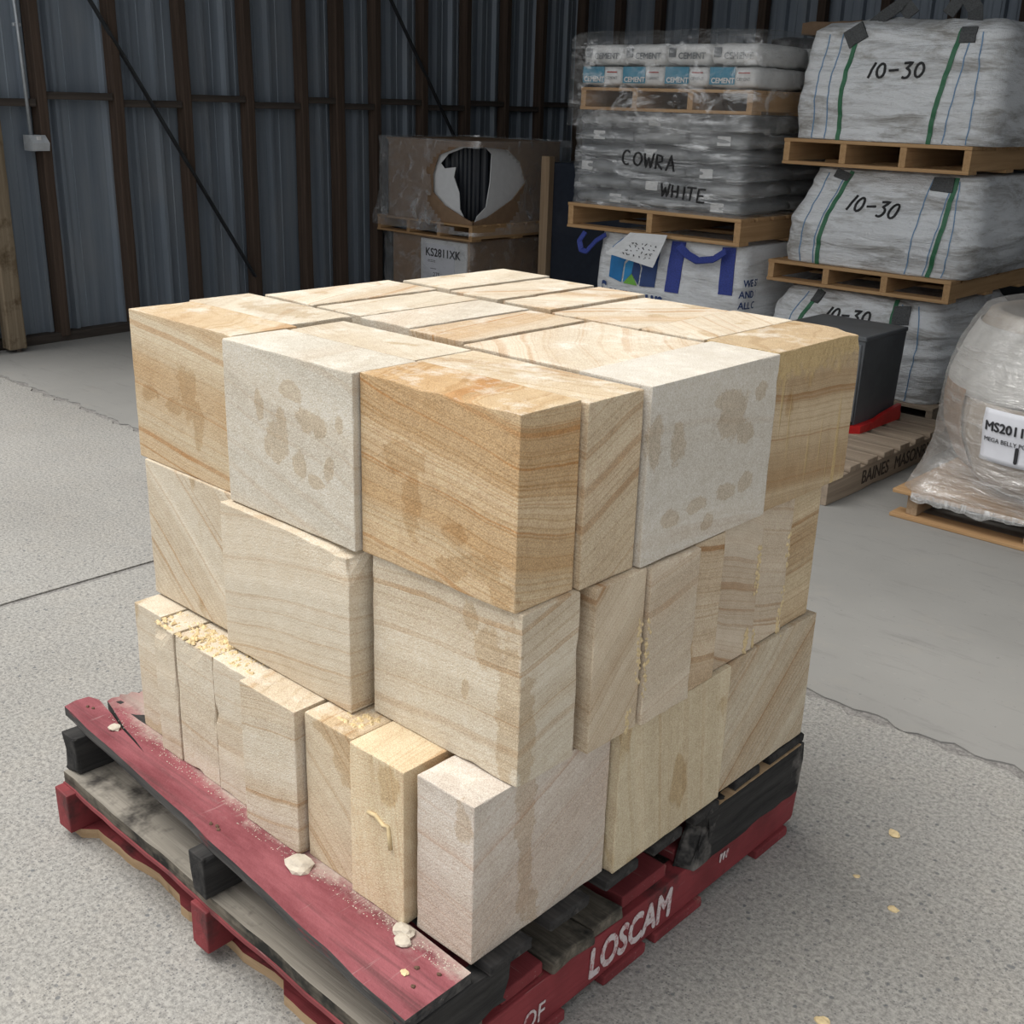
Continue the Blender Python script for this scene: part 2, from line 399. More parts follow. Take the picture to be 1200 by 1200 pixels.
# ------------------------------------------------------------------ setting: two slabs, joint crack, shed
def ragged(x0, x1, y, amp, step, seed):
    n = int((x1 - x0) / step)
    return [(x0 + (x1 - x0) * i / n, y + amp * nz((i * 0.37, 2, 0), seed) + amp * 0.6 * nz((i * 1.7, 5, 0), seed)) for i in range(n + 1)]
FIN, FOUT = m_floor(True), m_floor(False)
edge_in = ragged(-9, 6, 1.580, 0.030, 0.03, 1); edge_out = ragged(-9, 6, 1.552, 0.030, 0.03, 2)
edge_out = [(x, min(y, yi - 0.004)) for (x, y), (_, yi) in zip(edge_out, edge_in)]
def floor_mesh(name, outline):
    n = len(outline)
    V = [(x, y, -0.06) for x, y in outline] + [(x, y, 0.0) for x, y in outline]
    F = [tuple(range(n, 2 * n))] + [(i, (i + 1) % n, n + (i + 1) % n, n + i) for i in range(n)]
    return mesh(name, V, F)
struct(link('floor', floor_mesh('floor', edge_in + [(6, 9.5), (-9, 9.5)]), FIN))
struct(link('floor', floor_mesh('floor_out', [(-2.372, -9), ] + [(x, y) for x, y in reversed(edge_out) if x < -2.372] + [(-9, -9)])if False else floor_mesh('floor_out_a', [(-9, -9), (-2.367, -9)] + [p for p in reversed(edge_out) if p[0] < -2.367]), FOUT))
struct(link('floor', floor_mesh('floor_out_b', [(-2.363, -9), (6, -9)] + [p for p in reversed(edge_out) if p[0] > -2.363]), FOUT))
JOINT = plain('joint_grit', (0.22, 0.21, 0.20), 0.95, var=0.4, scale=120)
struct(bx('floor', -9, 6, -9, 9.5, -0.10, -0.005, JOINT, None, 0))

# left wall: sheet steel on studs. local y runs along the wall
WA = radians(4)
def wall_pt(s, off, z):
    d = Vector((-sin(WA), cos(WA))); n = Vector((cos(WA), sin(WA)))
    p = Vector((-6.014, 2.038)) + d * s + n * off
    return (p.x, p.y, z)
wall_l = struct(bpy.data.objects.new('wall_left', None)); COL.objects.link(wall_l)
wall_l.location = (-6.014, 2.038, 0); wall_l.rotation_euler = (0, 0, WA)
def cladding(name, s0, s1, z0, z1, parent, mat, phase=0.0, pitch=0.19):
    # trapezoid rib profile, ribs pointing into the shed (+x)
    prof = []
    s = s0 + phase
    prof.append((s0, 0))
    while s < s1 - pitch:
        for ds, h in ((0.0, 0), (0.016, 0.036), (0.040, 0.036), (0.056, 0.0), (0.118, 0.0), (0.121, 0.004), (0.127, 0.004), (0.130, 0)):
            prof.append((s + ds, h))
        s += pitch
    prof.append((s1, 0))
    V = [(h, a, z0) for a, h in prof] + [(h, a, z1) for a, h in prof]
    n = len(prof)
    F = [(i, i + 1, n + i + 1, n + i) for i in range(n - 1)]
    V2 = [(x - 0.004, y, z) for x, y, z in V]
    F2 = [tuple(reversed([i + 2 * n for i in f])) for f in F]
    return link(name, mesh(name, V + V2, F + F2), mat, parent)
STUDS = [-0.27, 0.259, 0.782, 1.300, 1.829, 2.332, 2.688, 3.086, 3.623, 4.154, 4.682, 5.191, 5.822]
w0 = -0.85
for i, (a, b) in enumerate([(-0.85, 0.70), (0.70, 2.25), (2.25, 3.80), (3.80, 5.35), (5.35, 6.20)]):
    cladding('cladding_sheet', a, b, 0.02, 4.36, wall_l, CLAD, 0.08 if i % 2 == 0 else 0.02).location = (-0.09, 0, 0)
random.seed(4)
for i, s in enumerate(STUDS):
    w = 0.062 if i not in (6,) else 0.085
    me = boxmesh('stud', 0.09, w, 4.32, 0.5, 0.006, 0.005, rough=0.006, seed=i, roughfreq=(3, 3, 2))
    link('stud', me, STUD, wall_l, (-0.02, s, 0.03))
for i in range(len(STUDS) - 1):
    z = 1.455 + 0.006 * STUDS[i] + (0.03 if i % 2 else -0.01)
    a, b = STUDS[i] + 0.035, STUDS[i + 1] - 0.035
    bx('noggin', -0.06, 0.015, a, b, z - 0.022, z + 0.022, GIRT, wall_l)
bx('bottom_plate', -0.08, 0.01, -0.85, 6.2, 0.0, 0.055, GIRT, wall_l)
# metal diagonal brace let into the studs
p0, p1 = Vector((0.032, 0.38, 2.42)), Vector((0.032, 1.79, 0.27))
def flatbar(name, p0, p1, w, t, mat, parent, cuts=1):
    d = (p1 - p0); L = d.length; d.normalize()
    me = plainbox(name, t, w, L, 0.001)
    o = link(name, me, mat, parent, p0); o.rotation_euler = d.to_track_quat('Z', 'X').to_euler(); return o
flatbar('diagonal_brace', p0, p1, 0.035, 0.012, plain('dark_strap_steel', (0.045, 0.048, 0.052), 0.5, 0.5), wall_l)
p0, p1 = Vector((0.032, 2.95, 2.6)), Vector((0.032, 4.15, 1.0))
flatbar('diagonal_brace', p0, p1, 0.03, 0.012, MATS['dark_strap_steel'], wall_l)
# back wall
wall_b = struct(bpy.data.objects.new('wall_back', None)); COL.objects.link(wall_b)
bxp = wall_pt(6.1, 0, 0); wall_b.location = bxp; wall_b.rotation_euler = (0, 0, WA - pi / 2)
for a in range(4):
    cladding('cladding_sheet', -0.1 + 2.4 * a, 2.3 + 2.4 * a, 0.02, 4.36, wall_b, CLAD, 0.05).location = (-0.09, 0, 0)
for s in [0.2, 0.645, 1.13, 1.70, 2.25, 2.8, 3.35, 3.9, 4.45, 5.0, 5.6, 6.2, 6.8, 7.4, 8.0, 8.6, 9.2]:
    link('stud', boxmesh('stud', 0.09, 0.075, 4.32, 0.5, 0.006, 0.005, rough=0.006, seed=s, roughfreq=(3, 3, 2)), STUD, wall_b, (-0.02, s, 0.03))
bx('girt', 0.02, 0.07, 0, 9.6, 1.47, 1.53, GIRT, wall_b)
# roof sheets on purlins above the slab inside, right-hand wall far out of frame
roof = struct(bpy.data.objects.new('ceiling', None)); COL.objects.link(roof)
bx('roof_sheet', -7.2, 4.1, 1.75, 9.4, 4.38, 4.42, ROOFM, roof)
for y in (1.9, 3.4, 4.9, 6.4, 7.9): bx('purlin', -7.0, 4.0, y, y + 0.08, 4.22, 4.38, GIRT, roof)
struct(bx('wall_right', 4.0, 4.1, 1.8, 9.3, 0.0, 4.36, CLAD))
# loose post leaning at the opening
tp = thing('timber_post', 'weathered yellow-brown timber post standing against the sheet wall at its open end', 'post', wall_pt(-0.135, 0.10, 0), WA)
o = link('post', boxmesh('post', 0.09, 0.11, 1.35, 0.12, 0.006, 0.006, 0.02, 0.004, 3), POST, tp, (0, 0, 0.02)); o.rotation_euler = (0, 0, 0)
link('foot_pin', tube('foot_pin', [(0.01, 0.02, -0.005), (0.01, 0.02, 0.05)], 0.014), plain('rusty_steel', (0.16, 0.13, 0.11), 0.7, 0.4), tp)
tp2 = thing('dark_board', 'dark narrow board upright beside the yellow-brown post', 'board', wall_pt(-0.30, 0.08, 0), WA)
link('board', boxmesh('board', 0.05, 0.10, 1.3, 0.12, 0.006, 0.004, 0.01, 0.003, 5), GIRT, tp2)
# conduit and switch box
GALV = plain('galvanised_grey', (0.40, 0.43, 0.46), 0.45, 0.5)
cd = thing('electrical_conduit', 'thin grey conduit running down the sheet wall to a switch box', 'conduit', wall_pt(0.155, -0.02, 0), WA)
link('pipe', tube('pipe', [(0.035, -0.02, 2.9), (0.035, -0.012, 2.2), (0.035, 0.0, 1.9), (0.035, 0.012, 1.22)], 0.011), GALV, cd)
link('clip', plainbox('clip', 0.02, 0.05, 0.02), GALV, cd, (0.03, -0.002, 1.86))
sw = thing('switch_box', 'small pale grey weatherproof switch box at the end of the conduit', 'switch box', wall_pt(0.195, -0.01, 0), WA)
me = mesh('box', [(-.02, -.055, 1.17), (.075, -.055, 1.17), (.075, .055, 1.17), (-.02, .055, 1.17), (-.02, -.055, 1.26), (.04, -.055, 1.26), (.04, .055, 1.26), (-.02, .055, 1.26), (.085, -.055, 1.215), (.085, .055, 1.215)],
          [(0, 3, 2, 1), (4, 5, 6, 7), (0, 4, 7, 3), (1, 2, 9, 8), (8, 9, 6, 5), (0, 1, 8, 5, 4), (3, 7, 6, 9, 2)])
link('box', me, plain('pale_grey_plastic', (0.42, 0.44, 0.46), 0.4), sw)
link('rocker', plainbox('rocker', 0.012, 0.03, 0.03), plain('white_plastic', (0.6, 0.6, 0.6), 0.4), sw, (0.062, 0, 1.225))

# ------------------------------------------------------------------ sandstone blocks
CREAM = (0.62, 0.55, 0.44); PALEG = (0.58, 0.535, 0.455); OCHRE = (0.56, 0.43, 0.275); PINK = (0.56, 0.50, 0.435)
B_OR = (0.48, 0.285, 0.125); B_TAN = (0.46, 0.325, 0.185); B_PK = (0.50, 0.35, 0.26); B_BR = (0.38, 0.235, 0.115)
def block(x0, x1, y0, y1, z0, z1, label, base, band, d, amt=0.7, stain=0.0, group=None, chip=0.03, chips=(), broad=9.0, fine=55.0, warp=0.05, rz=0.0, **kw):
    global BN
    BN += 1
    sx, sy, sz = x1 - x0 - 0.002, y1 - y0 - 0.002, z1 - z0
    hc = [((c[0] - (x0 + x1) / 2, c[1] - (y0 + y1) / 2, c[2] - (z0 + z1) / 2), R, dep) for c, R, dep in chips]
    me = boxmesh('sandstone_block', sx, sy, sz, 0.022 if not kw.get('hidden') else 0.15, 0.0025, 0.0012, chip * 0.3, 0.0, BN * 1.7, hc, 22)
    hid = kw.pop('hidden', False)
    mat = HIDM if hid else stone('sandstone_%02d' % BN, base, band, d, BN * 0.91, broad, fine, amt, warp, stain, **kw)
    o = link('sandstone_block', me, mat, None, ((x0 + x1) / 2, (y0 + y1) / 2, z0), (0, 0, rz))
    return tag(o, label, 'stone block', group or 'sandstone blocks stacked on the pallets')
BN = 0
HIDM = stone('sandstone_inner', CREAM, B_TAN, (0.2, 0.1, 1), 3.3)
Z0, Z1, Z2, Z3 = 0.258, 0.548, 0.838, 1.135
e = 0.001
# top course
block(-1.036, -0.690, 0.010, 0.155, Z2 + e, Z3, 'top-course block with fine orange bands at the corner facing the sheet wall post', (0.58, 0.485, 0.345), B_OR, (0.10, 0.05, 1), 0.85, 0.0, warp=0.03, broad=8, fine=60, spots=((0.02, -0.0725, 0.17, 0.035, 0.03, 0.06), (-0.03, -0.0725, 0.13, 0.03, 0.03, 0.02), (0.05, -0.0725, 0.11, 0.02, 0.03, 0.05), (-0.12, -0.0725, 0.14, 0.03, 0.03, 0.02)))
block(-1.062, -0.718, 0.159, 0.308, Z2 + e, Z3 - .002, 'top-course block with a big round brown stain on its upper face', CREAM, B_TAN, (0.4, 0.3, 1), 0.5, 0.0, spots=((0.02, 0.01, 0.295, 0.11, 0.055, 0.03),))
block(-0.688, -0.336, -0.012, 0.126, Z2 + e, Z3 - .001, 'pale grey top-course block with damp finger-shaped spots, beside the strongly orange-banded block', PALEG, B_TAN, (0.3, 0.1, 1), 0.22, 0.0, warp=0.08, spots=((-0.074, -0.069, 0.199, 0.014, 0.03, 0.035), (-0.025, -0.069, 0.143, 0.03, 0.03, 0.042), (0.018, -0.069, 0.238, 0.035, 0.03, 0.018), (0.056, -0.069, 0.196, 0.03, 0.03, 0.02), (-0.011, -0.069, 0.184, 0.014, 0.03, 0.022), (0.092, -0.069, 0.187, 0.022, 0.03, 0.02), (0.035, -0.069, 0.113, 0.018, 0.03, 0.024), (0.113, -0.069, 0.125, 0.014, 0.03, 0.022), (-0.049, -0.069, 0.134, 0.012, 0.03, 0.02), (0.077, -0.069, 0.095, 0.02, 0.03, 0.012), (0.141, -0.069, 0.208, 0.01, 0.03, 0.016)))
block(-0.698, -0.354, 0.134, 0.268, Z2 + e, Z3 - .004, 'cream top-course block lying in the second row behind the damp-spotted block', CREAM, B_TAN, (0.3, 1, 0.4), 0.4, 0.2)
block(-1.040, -0.873, 0.330, 0.680, Z2 + e, Z3 - .004, 'lengthwise top-course block on the outer edge next to the brown-stained block', CREAM, B_OR, (1, 0.35, 0.3), 0.55, 0.1)
block(-0.866, -0.725, 0.332, 0.666, Z2 + e, Z3 - .006, 'lengthwise pale top-course block with a tan smudge at one end', CREAM, B_TAN, (1, 0.2, 0.5), 0.4, 0.3)
block(-0.708, -0.564, 0.314, 0.648, Z2 + e, Z3 - .003, 'lengthwise creamy top-course block with one thin curved orange line', PALEG, B_OR, (1, 0.6, 0.2), 0.35, 0.0, warp=0.12, broad=5)
block(-0.558, -0.412, 0.304, 0.642, Z2 + e, Z3 - .004, 'lengthwise top-course block with broad orange streaks along it', CREAM, B_OR, (1, 0.15, 0.3), 0.95, 0.0, broad=6)
block(-0.400, -0.126, 0.290, 0.648, Z2 + e, Z3 - .005, 'wide top-course block with orange rings, in the middle of the stack', CREAM, B_OR, (0.8, 0.8, 0.4), 0.5, 0.0, warp=0.12, broad=6, dust=0.5)
block(-0.334, 0.004, 0.000, 0.131, Z2 + e, Z3, 'strongly orange-banded top-course block at the corner above the LOSCAM side', OCHRE, B_OR, (0.16, 0.12, 1), 0.95, 0.0, spots=((-0.07, -0.066, 0.18, 0.05, 0.03, 0.03), (-0.05, -0.066, 0.12, 0.022, 0.03, 0.06), (0.04, -0.066, 0.09, 0.025, 0.03, 0.02), (0.10, -0.066, 0.05, 0.05, 0.03, 0.025), (0.04, -0.066, 0.035, 0.04, 0.03, 0.02), (0.14, -0.066, 0.02, 0.03, 0.03, 0.03)), warp=0.03, curve=0.05, broad=8, fine=58, chip=0.03, fineamt=0.75, dust=0.7, chips=[((-0.20, 0.0, Z3), 0.05, 0.006), ((-0.12, 0.0, Z3), 0.03, 0.006)])
block(-0.351, 0.014, 0.1335, 0.268, Z2 + e, Z3 - .004, 'narrow tan-banded top-course block between the orange corner block and the damp grey block', (0.59, 0.485, 0.345), B_BR, (0.2, -0.4, 1), 0.6, 0.3, dust=0.85, warp=0.07)
block(-0.122, 0.024, 0.272, 0.648, Z2 + e, Z3, 'grey-white top-course block with large damp blotches on its outer face', (0.58, 0.54, 0.475), B_TAN, (0.1, 0.12, 1), 0.14, 0.0, broad=3.5, fine=20, spots=((0.073, 0.049, 0.208, 0.03, 0.05, 0.045), (0.073, 0.03, 0.238, 0.03, 0.04, 0.02), (0.073, -0.105, 0.19, 0.03, 0.022, 0.035), (0.073, 0.094, 0.169, 0.03, 0.03, 0.02), (0.073, 0.135, 0.238, 0.03, 0.02, 0.018), (0.073, -0.113, 0.065, 0.03, 0.03, 0.018), (0.073, -0.045, 0.071, 0.03, 0.04, 0.014), (0.073, 0.045, 0.077, 0.03, 0.035, 0.015), (0.073, 0.113, 0.083, 0.03, 0.025, 0.02), (0.073, 0.0, 0.03, 0.03, 0.02, 0.015), (0.073, -0.169, 0.208, 0.03, 0.02, 0.05)))
block(-0.134, 0.018, 0.651, 0.964, Z2 + e, Z3, 'brown top-course end block with yellow slurry drips and a broken upper corner', (0.50, 0.39, 0.255), (0.34, 0.205, 0.095), (0.12, 0.1, 1), 0.95, 0.2, slurry=True, chips=[((0.018, 0.964, Z3), 0.06, 0.016)], broad=10)
block(-1.010, -0.850, 0.697, 1.040, Z2 + e, Z3 - .003, 'top-course block at the far back corner, nearest the torn carton', CREAM, B_TAN, (1, 0.3, 0.5), 0.3, 0.2)
block(-0.838, -0.690, 0.684, 1.016, Z2 + e, Z3 - .004, 'second top-course block along the back row from the torn carton', CREAM, B_OR, (0.9, -0.5, 0.2), 0.6, 0.1)
block(-0.664, -0.528, 0.672, 1.000, Z2 + e, Z3 - .002, 'back-row top-course block with diagonal orange streaks', CREAM, B_OR, (0.6, -0.8, 0.2), 0.9, 0.0, broad=8)
block(-0.512, -0.289, 0.655, 0.976, Z2 + e, Z3 - .004, 'wide back-row top-course block with wavy tan bands, towards the logo bag', CREAM, B_OR, (1, -0.6, 0.3), 0.7, 0.3, warp=0.12)
block(-0.285, -0.140, 0.654, 0.978, Z2 + e, Z3 - .002, 'back-row top-course block with yellow smears, next to the slurry-dripped block', CREAM, B_OR, (-0.6, -0.9, 0.2), 0.6, 0.3, dust=0.2)
# middle course
block(-1.012, -0.702, 0.005, 0.146, Z1 + e, Z2, 'middle-course block with slanting tan bands under the orange-lined corner block', CREAM, B_TAN, (0.75, 0.1, 1), 0.6, 0.55, broad=10)
block(-0.700, -0.335, -0.028, 0.116, Z1 + e, Z2 - .002, 'middle-course block with a broken upper edge, standing proud of its neighbour', CREAM, B_TAN, (-0.16, 0.1, 1), 0.5, 0.0, chips=[((-0.375, -0.028, Z2), 0.055, 0.016), ((-0.335, -0.028, Z2), 0.05, 0.020), ((-0.44, -0.028, Z2), 0.04, 0.008)], broad=7)
block(-0.318, 0.014, 0.007, 0.141, Z1 + e, Z2, 'middle-course corner block with a damp run, right under the orange-banded corner block', CREAM, B_TAN, (-0.06, -0.3, 1), 0.55, 0.0, broad=6, chip=0.05, spots=((0.10, -0.067, 0.21, 0.03, 0.03, 0.04), (0.06, -0.067, 0.25, 0.02, 0.03, 0.025), (0.145, -0.067, 0.11, 0.025, 0.03, 0.13), (0.05, -0.067, 0.13, 0.01, 0.03, 0.02), (0.166, -0.05, 0.08, 0.03, 0.022, 0.12)))
block(-0.320, 0.028, 0.159, 0.289, Z1 + e, Z2 - .001, 'middle-course block end with steep diagonal brown bands', (0.60, 0.505, 0.38), B_BR, (0.1, -0.9, 0.9), 0.7, 0.0, broad=10)
block(-0.320, 0.035, 0.292, 0.433, Z1 + e, Z2 - .003, 'middle-course block end standing furthest out, grey with a bright chipped edge', (0.59, 0.505, 0.395), B_BR, (0.1, -0.2, 1), 0.4, 0.1, chip=0.05)
block(-0.320, 0.022, 0.4345, 0.530, Z1 + e, Z2 - .002, 'narrow middle-course block end with a brown band across it, beside the chipped-edge one', (0.60, 0.49, 0.355), B_BR, (0.0, 0.15, 1), 0.75, 0.1, broad=8)
block(-0.320, 0.009, 0.532, 0.683, Z1 + e, Z2 - .001, 'set-back middle-course block end with bands bending downwards', (0.59, 0.50, 0.39), B_BR, (0, 0.35, 1), 0.5, 0.2, warp=0.1)
block(-0.320, 0.004, 0.685, 0.801, Z1 + e, Z2 - .003, 'middle-course block end spattered with mortar crumbs', (0.59, 0.495, 0.38), B_BR, (0, 0.3, 1), 0.5, 0.1)
block(-0.320, 0.000, 0.803, 0.914, Z1 + e, Z2 - .002, 'last middle-course block end, brown striped, below the slurry-dripped block', (0.58, 0.465, 0.31), B_BR, (0.05, -0.06, 1), 0.85, 0.0, broad=11)
# bottom course, long side with the red plank
G = None
block(-1.004, -0.900, -0.050, 0.268, Z0, Z1 - .004, 'bottom-course block at the end of the row, set slightly back from the narrow ragged one', CREAM, B_TAN, (0.05, 0, 1), 0.35, 0.2, dust=0.3)
block(-0.898, -0.822, -0.072, 0.268, Z0, Z1 - .006, 'narrow bottom-course block with a ragged top edge', CREAM, B_TAN, (-0.05, 0, 1), 0.3, 0.2, chip=0.08, chips=[((-0.88, -0.072, Z1), 0.05, 0.02)])
block(-0.820, -0.690, -0.070, 0.268, Z0, Z1 - .008, 'bottom-course block piled with stone crumbs along its rough top edge', CREAM, B_TAN, (0.06, 0, 1), 0.35, 0.0, chip=0.09, dust=0.4, chips=[((-0.77, -0.07, Z1), 0.05, 0.012)])
block(-0.688, -0.572, -0.072, 0.268, Z0, Z1 - .006, 'bottom-course block with a broken top lip beside the crumb-covered one', CREAM, B_TAN, (-0.08, 0, 1), 0.4, 0.0, chip=0.09, dust=0.3)
block(-0.570, -0.408, -0.093, 0.268, Z0, Z1 - .001, 'clean-edged bottom-course block jutting out furthest over the red plank', CREAM, B_TAN, (-0.20, 0, 1), 0.5, 0.0, broad=10)
block(-0.402, -0.274, -0.077, 0.268, Z0, Z1 - .002, 'bottom-course block with a dark stained corner and slanting bands', (0.62, 0.52, 0.38), B_TAN, (0.75, 0.1, 0.8), 0.6, 0.1, spots=((0.045, -0.17, 0.24, 0.035, 0.04, 0.06), (0.0, -0.172, 0.275, 0.04, 0.04, 0.02)))
block(-0.272, -0.139, -0.086, 0.268, Z0, Z1, 'yellow-stained bottom-course block with a mortar dribble down its face', (0.66, 0.55, 0.38), B_OR, (1, 0.2, 0.15), 0.35, 0.35, dust=0.2)
block(-0.125, 0.002, -0.072, 0.258, Z0, Z1 - .001, 'pinkish bottom-course corner block with a long dark water run', PINK, B_PK, (0.1, -0.45, 1), 0.45, 0.0, broad=5, spots=((0.063, -0.05, 0.24, 0.03, 0.028, 0.07), (0.063, -0.045, 0.12, 0.03, 0.018, 0.14), (0.063, -0.025, 0.03, 0.03, 0.02, 0.04), (0.04, -0.165, 0.25, 0.02, 0.03, 0.04)))
block(-0.13, 0.020, 0.262, 0.600, Z0, Z1 - .001, 'cream bottom-course block with vertical streaks above the LOSCAM lettering', (0.60, 0.51, 0.36), B_TAN, (0.1, 1, 0.12), 0.35, 0.35)
block(-0.13, 0.012, 0.603, 0.938, Z0, Z1 - .002, 'bottom-course end block with bold diagonal brown bands over the black bearer', (0.58, 0.50, 0.38), B_BR, (0.1, -0.7, 0.85), 0.8, 0.0, broad=9)
blocks = [o for o in COL.objects if o.name.startswith('sandstone_block')]
DRIB = plain('dried_yellow_mortar', (0.58, 0.46, 0.27), 0.9, var=0.15, scale=90)
def by_label(t): return [o for o in blocks if t in o['label']][0]
ob = by_label('mortar dribble')
pts = [(-0.02, -0.177, 0.178), (0.0, -0.178, 0.182), (0.018, -0.178, 0.172), (0.03, -0.178, 0.176), (0.034, -0.178, 0.15), (0.036, -0.179, 0.135)]
link('mortar_dribble', tube('mortar_dribble', pts, 0.0035, 6), DRIB, ob)
def globs(name, parent, spots, seed):
    random.seed(seed); V, F = [], []
    for (x, y, z0, z1, n) in spots:
        for _ in range(n):
            r = random.uniform(0.0015, 0.0045); px, py, pz = x, y + random.uniform(-.006, .006), random.uniform(z0, z1); k_ = len(V)
            for dx, dy, dz in ((0, -1, 0), (0, 1, 0), (0, 0, 1.5), (0, 0, -1.5), (0.8, 0, 0), (-0.8, 0, 0)): V.append((px + dx * r, py + dy * r, pz + dz * r))
            for f in ((0, 4, 2), (4, 1, 2), (1, 5, 2), (5, 0, 2), (4, 0, 3), (1, 4, 3), (5, 1, 3), (0, 5, 3)): F.append(tuple(i + k_ for i in f))
    o = link(name, mesh(name, V, F), DRIB, parent); o['kind'] = 'stuff'; return o
globs('mortar_spatter', by_label('spattered with mortar crumbs'), [(0.161, 0.045, 0.0, 0.05, 40), (0.161, 0.05, 0.05, 0.22, 25), (0.161, -0.05, 0.0, 0.04, 20)], 4)
globs('mortar_spatter', by_label('bands bending downwards'), [(0.164, 0.068, 0.12, 0.22, 40), (0.164, 0.05, 0.0, 0.05, 45)], 5)
globs('mortar_spatter', by_label('steep diagonal brown bands'), [(0.173, 0.058, 0.08, 0.2, 30), (0.173, 0.04, 0.0, 0.04, 20)], 6)
globs('mortar_spatter', by_label('standing furthest out'), [(0.177, -0.068, 0.05, 0.2, 30)], 7)
# inner blocks that carry the upper courses
for z0, z1, xs, y0, dy, n in ((Z1 + e, Z2 - .002, (-1.0, -0.666, -0.332), 0.158, 0.141, 6), (Z0, Z1 - .002, (-0.99, -0.565, -0.14), 0.275, 0.135, 5)):
    for i in range(n):
        for a, b in zip(xs[:-1], xs[1:]):
            block(a + .004, b - .004, y0 + i * dy, y0 + (i + 1) * dy - .003, z0, z1, 'plain sandstone block inside the lower courses of the stack', CREAM, B_TAN, (0, 0, 1), group='inner sandstone blocks', hidden=True, chip=0.01)
# crumbs and chips
def pebble(name, r, seed, flat=0.45):
    bm = bmesh.new(); bmesh.ops.create_icosphere(bm, subdivisions=2, radius=r)
    for v in bm.verts:
        p = v.co; k = 1 + 0.55 * nz((p.x / r * 1.1, p.y / r * 1.1, p.z / r * 1.1), seed)
        v.co = Vector((p.x * k * 1.25, p.y * k, max(-0.3 * r, p.z * k * flat)))
    lo = min(v.co.z for v in bm.verts)
    for v in bm.verts: v.co.z -= lo
    me = bpy.data.meshes.new(name); bm.to_mesh(me); bm.free(); return me
CRUMB = plain('yellow_stone_crumb', (0.66, 0.52, 0.30), 0.95, var=0.2, scale=80)
WCR = plain('pale_stone_chip', (0.52, 0.47, 0.39), 0.95, var=0.15, scale=60)
for i, (x, y, z, r, mt, lab) in enumerate([
        (-0.385, -0.112, Z0, 0.021, WCR, 'thick pale stone flake on the red plank below the jutting block'),
        (-0.130, -0.095, Z0, 0.016, WCR, 'pale stone flake in the gap beside the pinkish corner block'),
        (-0.115, -0.112, Z0, 0.012, WCR, 'smaller pale stone flake in the dust beside the pinkish corner block'),
        (0.186, 1.105, 0, 0.013, CRUMB, 'largest yellow stone chip on the concrete beside the black bearer'),
        (0.300, 0.860, 0, 0.009, CRUMB, 'yellow stone chip lying alone on the concrete'),
        (0.345, 0.480, 0, 0.011, CRUMB, 'rounded yellow stone chip on the concrete out from the LOSCAM lettering'),
        (0.425, 0.462, 0, 0.007, CRUMB, 'tiny yellow chip next to the rounded one on the concrete'),
        (0.195, 0.905, 0, 0.006, CRUMB, 'tiny yellow chip close to the red bearer'),
        (-0.060, -0.155, Z0, 0.006, CRUMB, 'small yellow chip on the worn end of the red plank'),
        (-1.030, -0.105, Z0, 0.012, WCR, 'white chip on the cracked end of the red plank')]):
    tag(link('stone_chip', pebble('stone_chip', r, i * 2.3), mt, None, (x, y, z - 0.001)), lab, 'stone chip', 'stone chips fallen around the stack')
def scatter(name, spots, seed, rmin, rmax, mat, label):
    random.seed(seed); V, F = [], []
    for (x0, x1, y0, y1, z, n) in spots:
        for _ in range(n):
            r = random.uniform(rmin, rmax); x = random.uniform(x0, x1); y = y1 - (y1 - y0) * 1.6 * random.random() ** 1.8 * (0.6 + 0.9 * abs(nz((x * 14, 0, 0), seed))); y = max(y, y0 + r * 0.6); a = random.uniform(0, pi)
            k = len(V)
            for (dx, dy, dz) in ((-1, -.6, 0), (1, -.5, 0), (.7, .8, 0), (-.8, .7, 0), (-.3, -.2, .8), (.4, .3, .9)):
                V.append((x + r * (dx * cos(a) - dy * sin(a)), y + r * (dx * sin(a) + dy * cos(a)), z + r * dz * 0.8))
            F += [tuple(q + k for q in f) for f in ((0, 1, 4), (1, 5, 4), (1, 2, 5), (2, 3, 5), (3, 4, 5), (3, 0, 4), (3, 2, 1, 0))]
    o = link(name, mesh(name, V, F), mat); o['kind'] = 'stuff'
    return tag(o, label, 'stone crumbs')
scatter('stone_crumbs', [(-0.345, -0.285, -0.05, -0.005, Z1 - .003, 60), (-0.90, -0.62, -0.065, -0.005, Z1 - .009, 260), (-0.68, -0.58, -0.06, 0.0, Z1 - .007, 60)], 1, 0.002, 0.007, CRUMB, 'yellow sandstone crumbs heaped on the ledge of the bottom course')
scatter('stone_dust', [(-1.10, -0.90, -0.09, -0.055, Z0 - .001, 140), (-0.90, -0.57, -0.095, -0.072, Z0 - .001, 220), (-0.57, -0.40, -0.115, -0.094, Z0 - .001, 100), (-0.40, -0.13, -0.112, -0.087, Z0 - .001, 240), (-0.13, 0.0, -0.11, -0.088, Z0 - .001, 180)], 2, 0.0005, 0.0019, WCR, 'white stone dust along the foot of the blocks on the red plank')
scatter('mortar_crumbs', [(0.012, 0.020, 0.70, 0.80, Z1 - .002, 1)], 3, 0.002, 0.003, CRUMB, 'mortar crumbs on the ledge by the spattered block end')

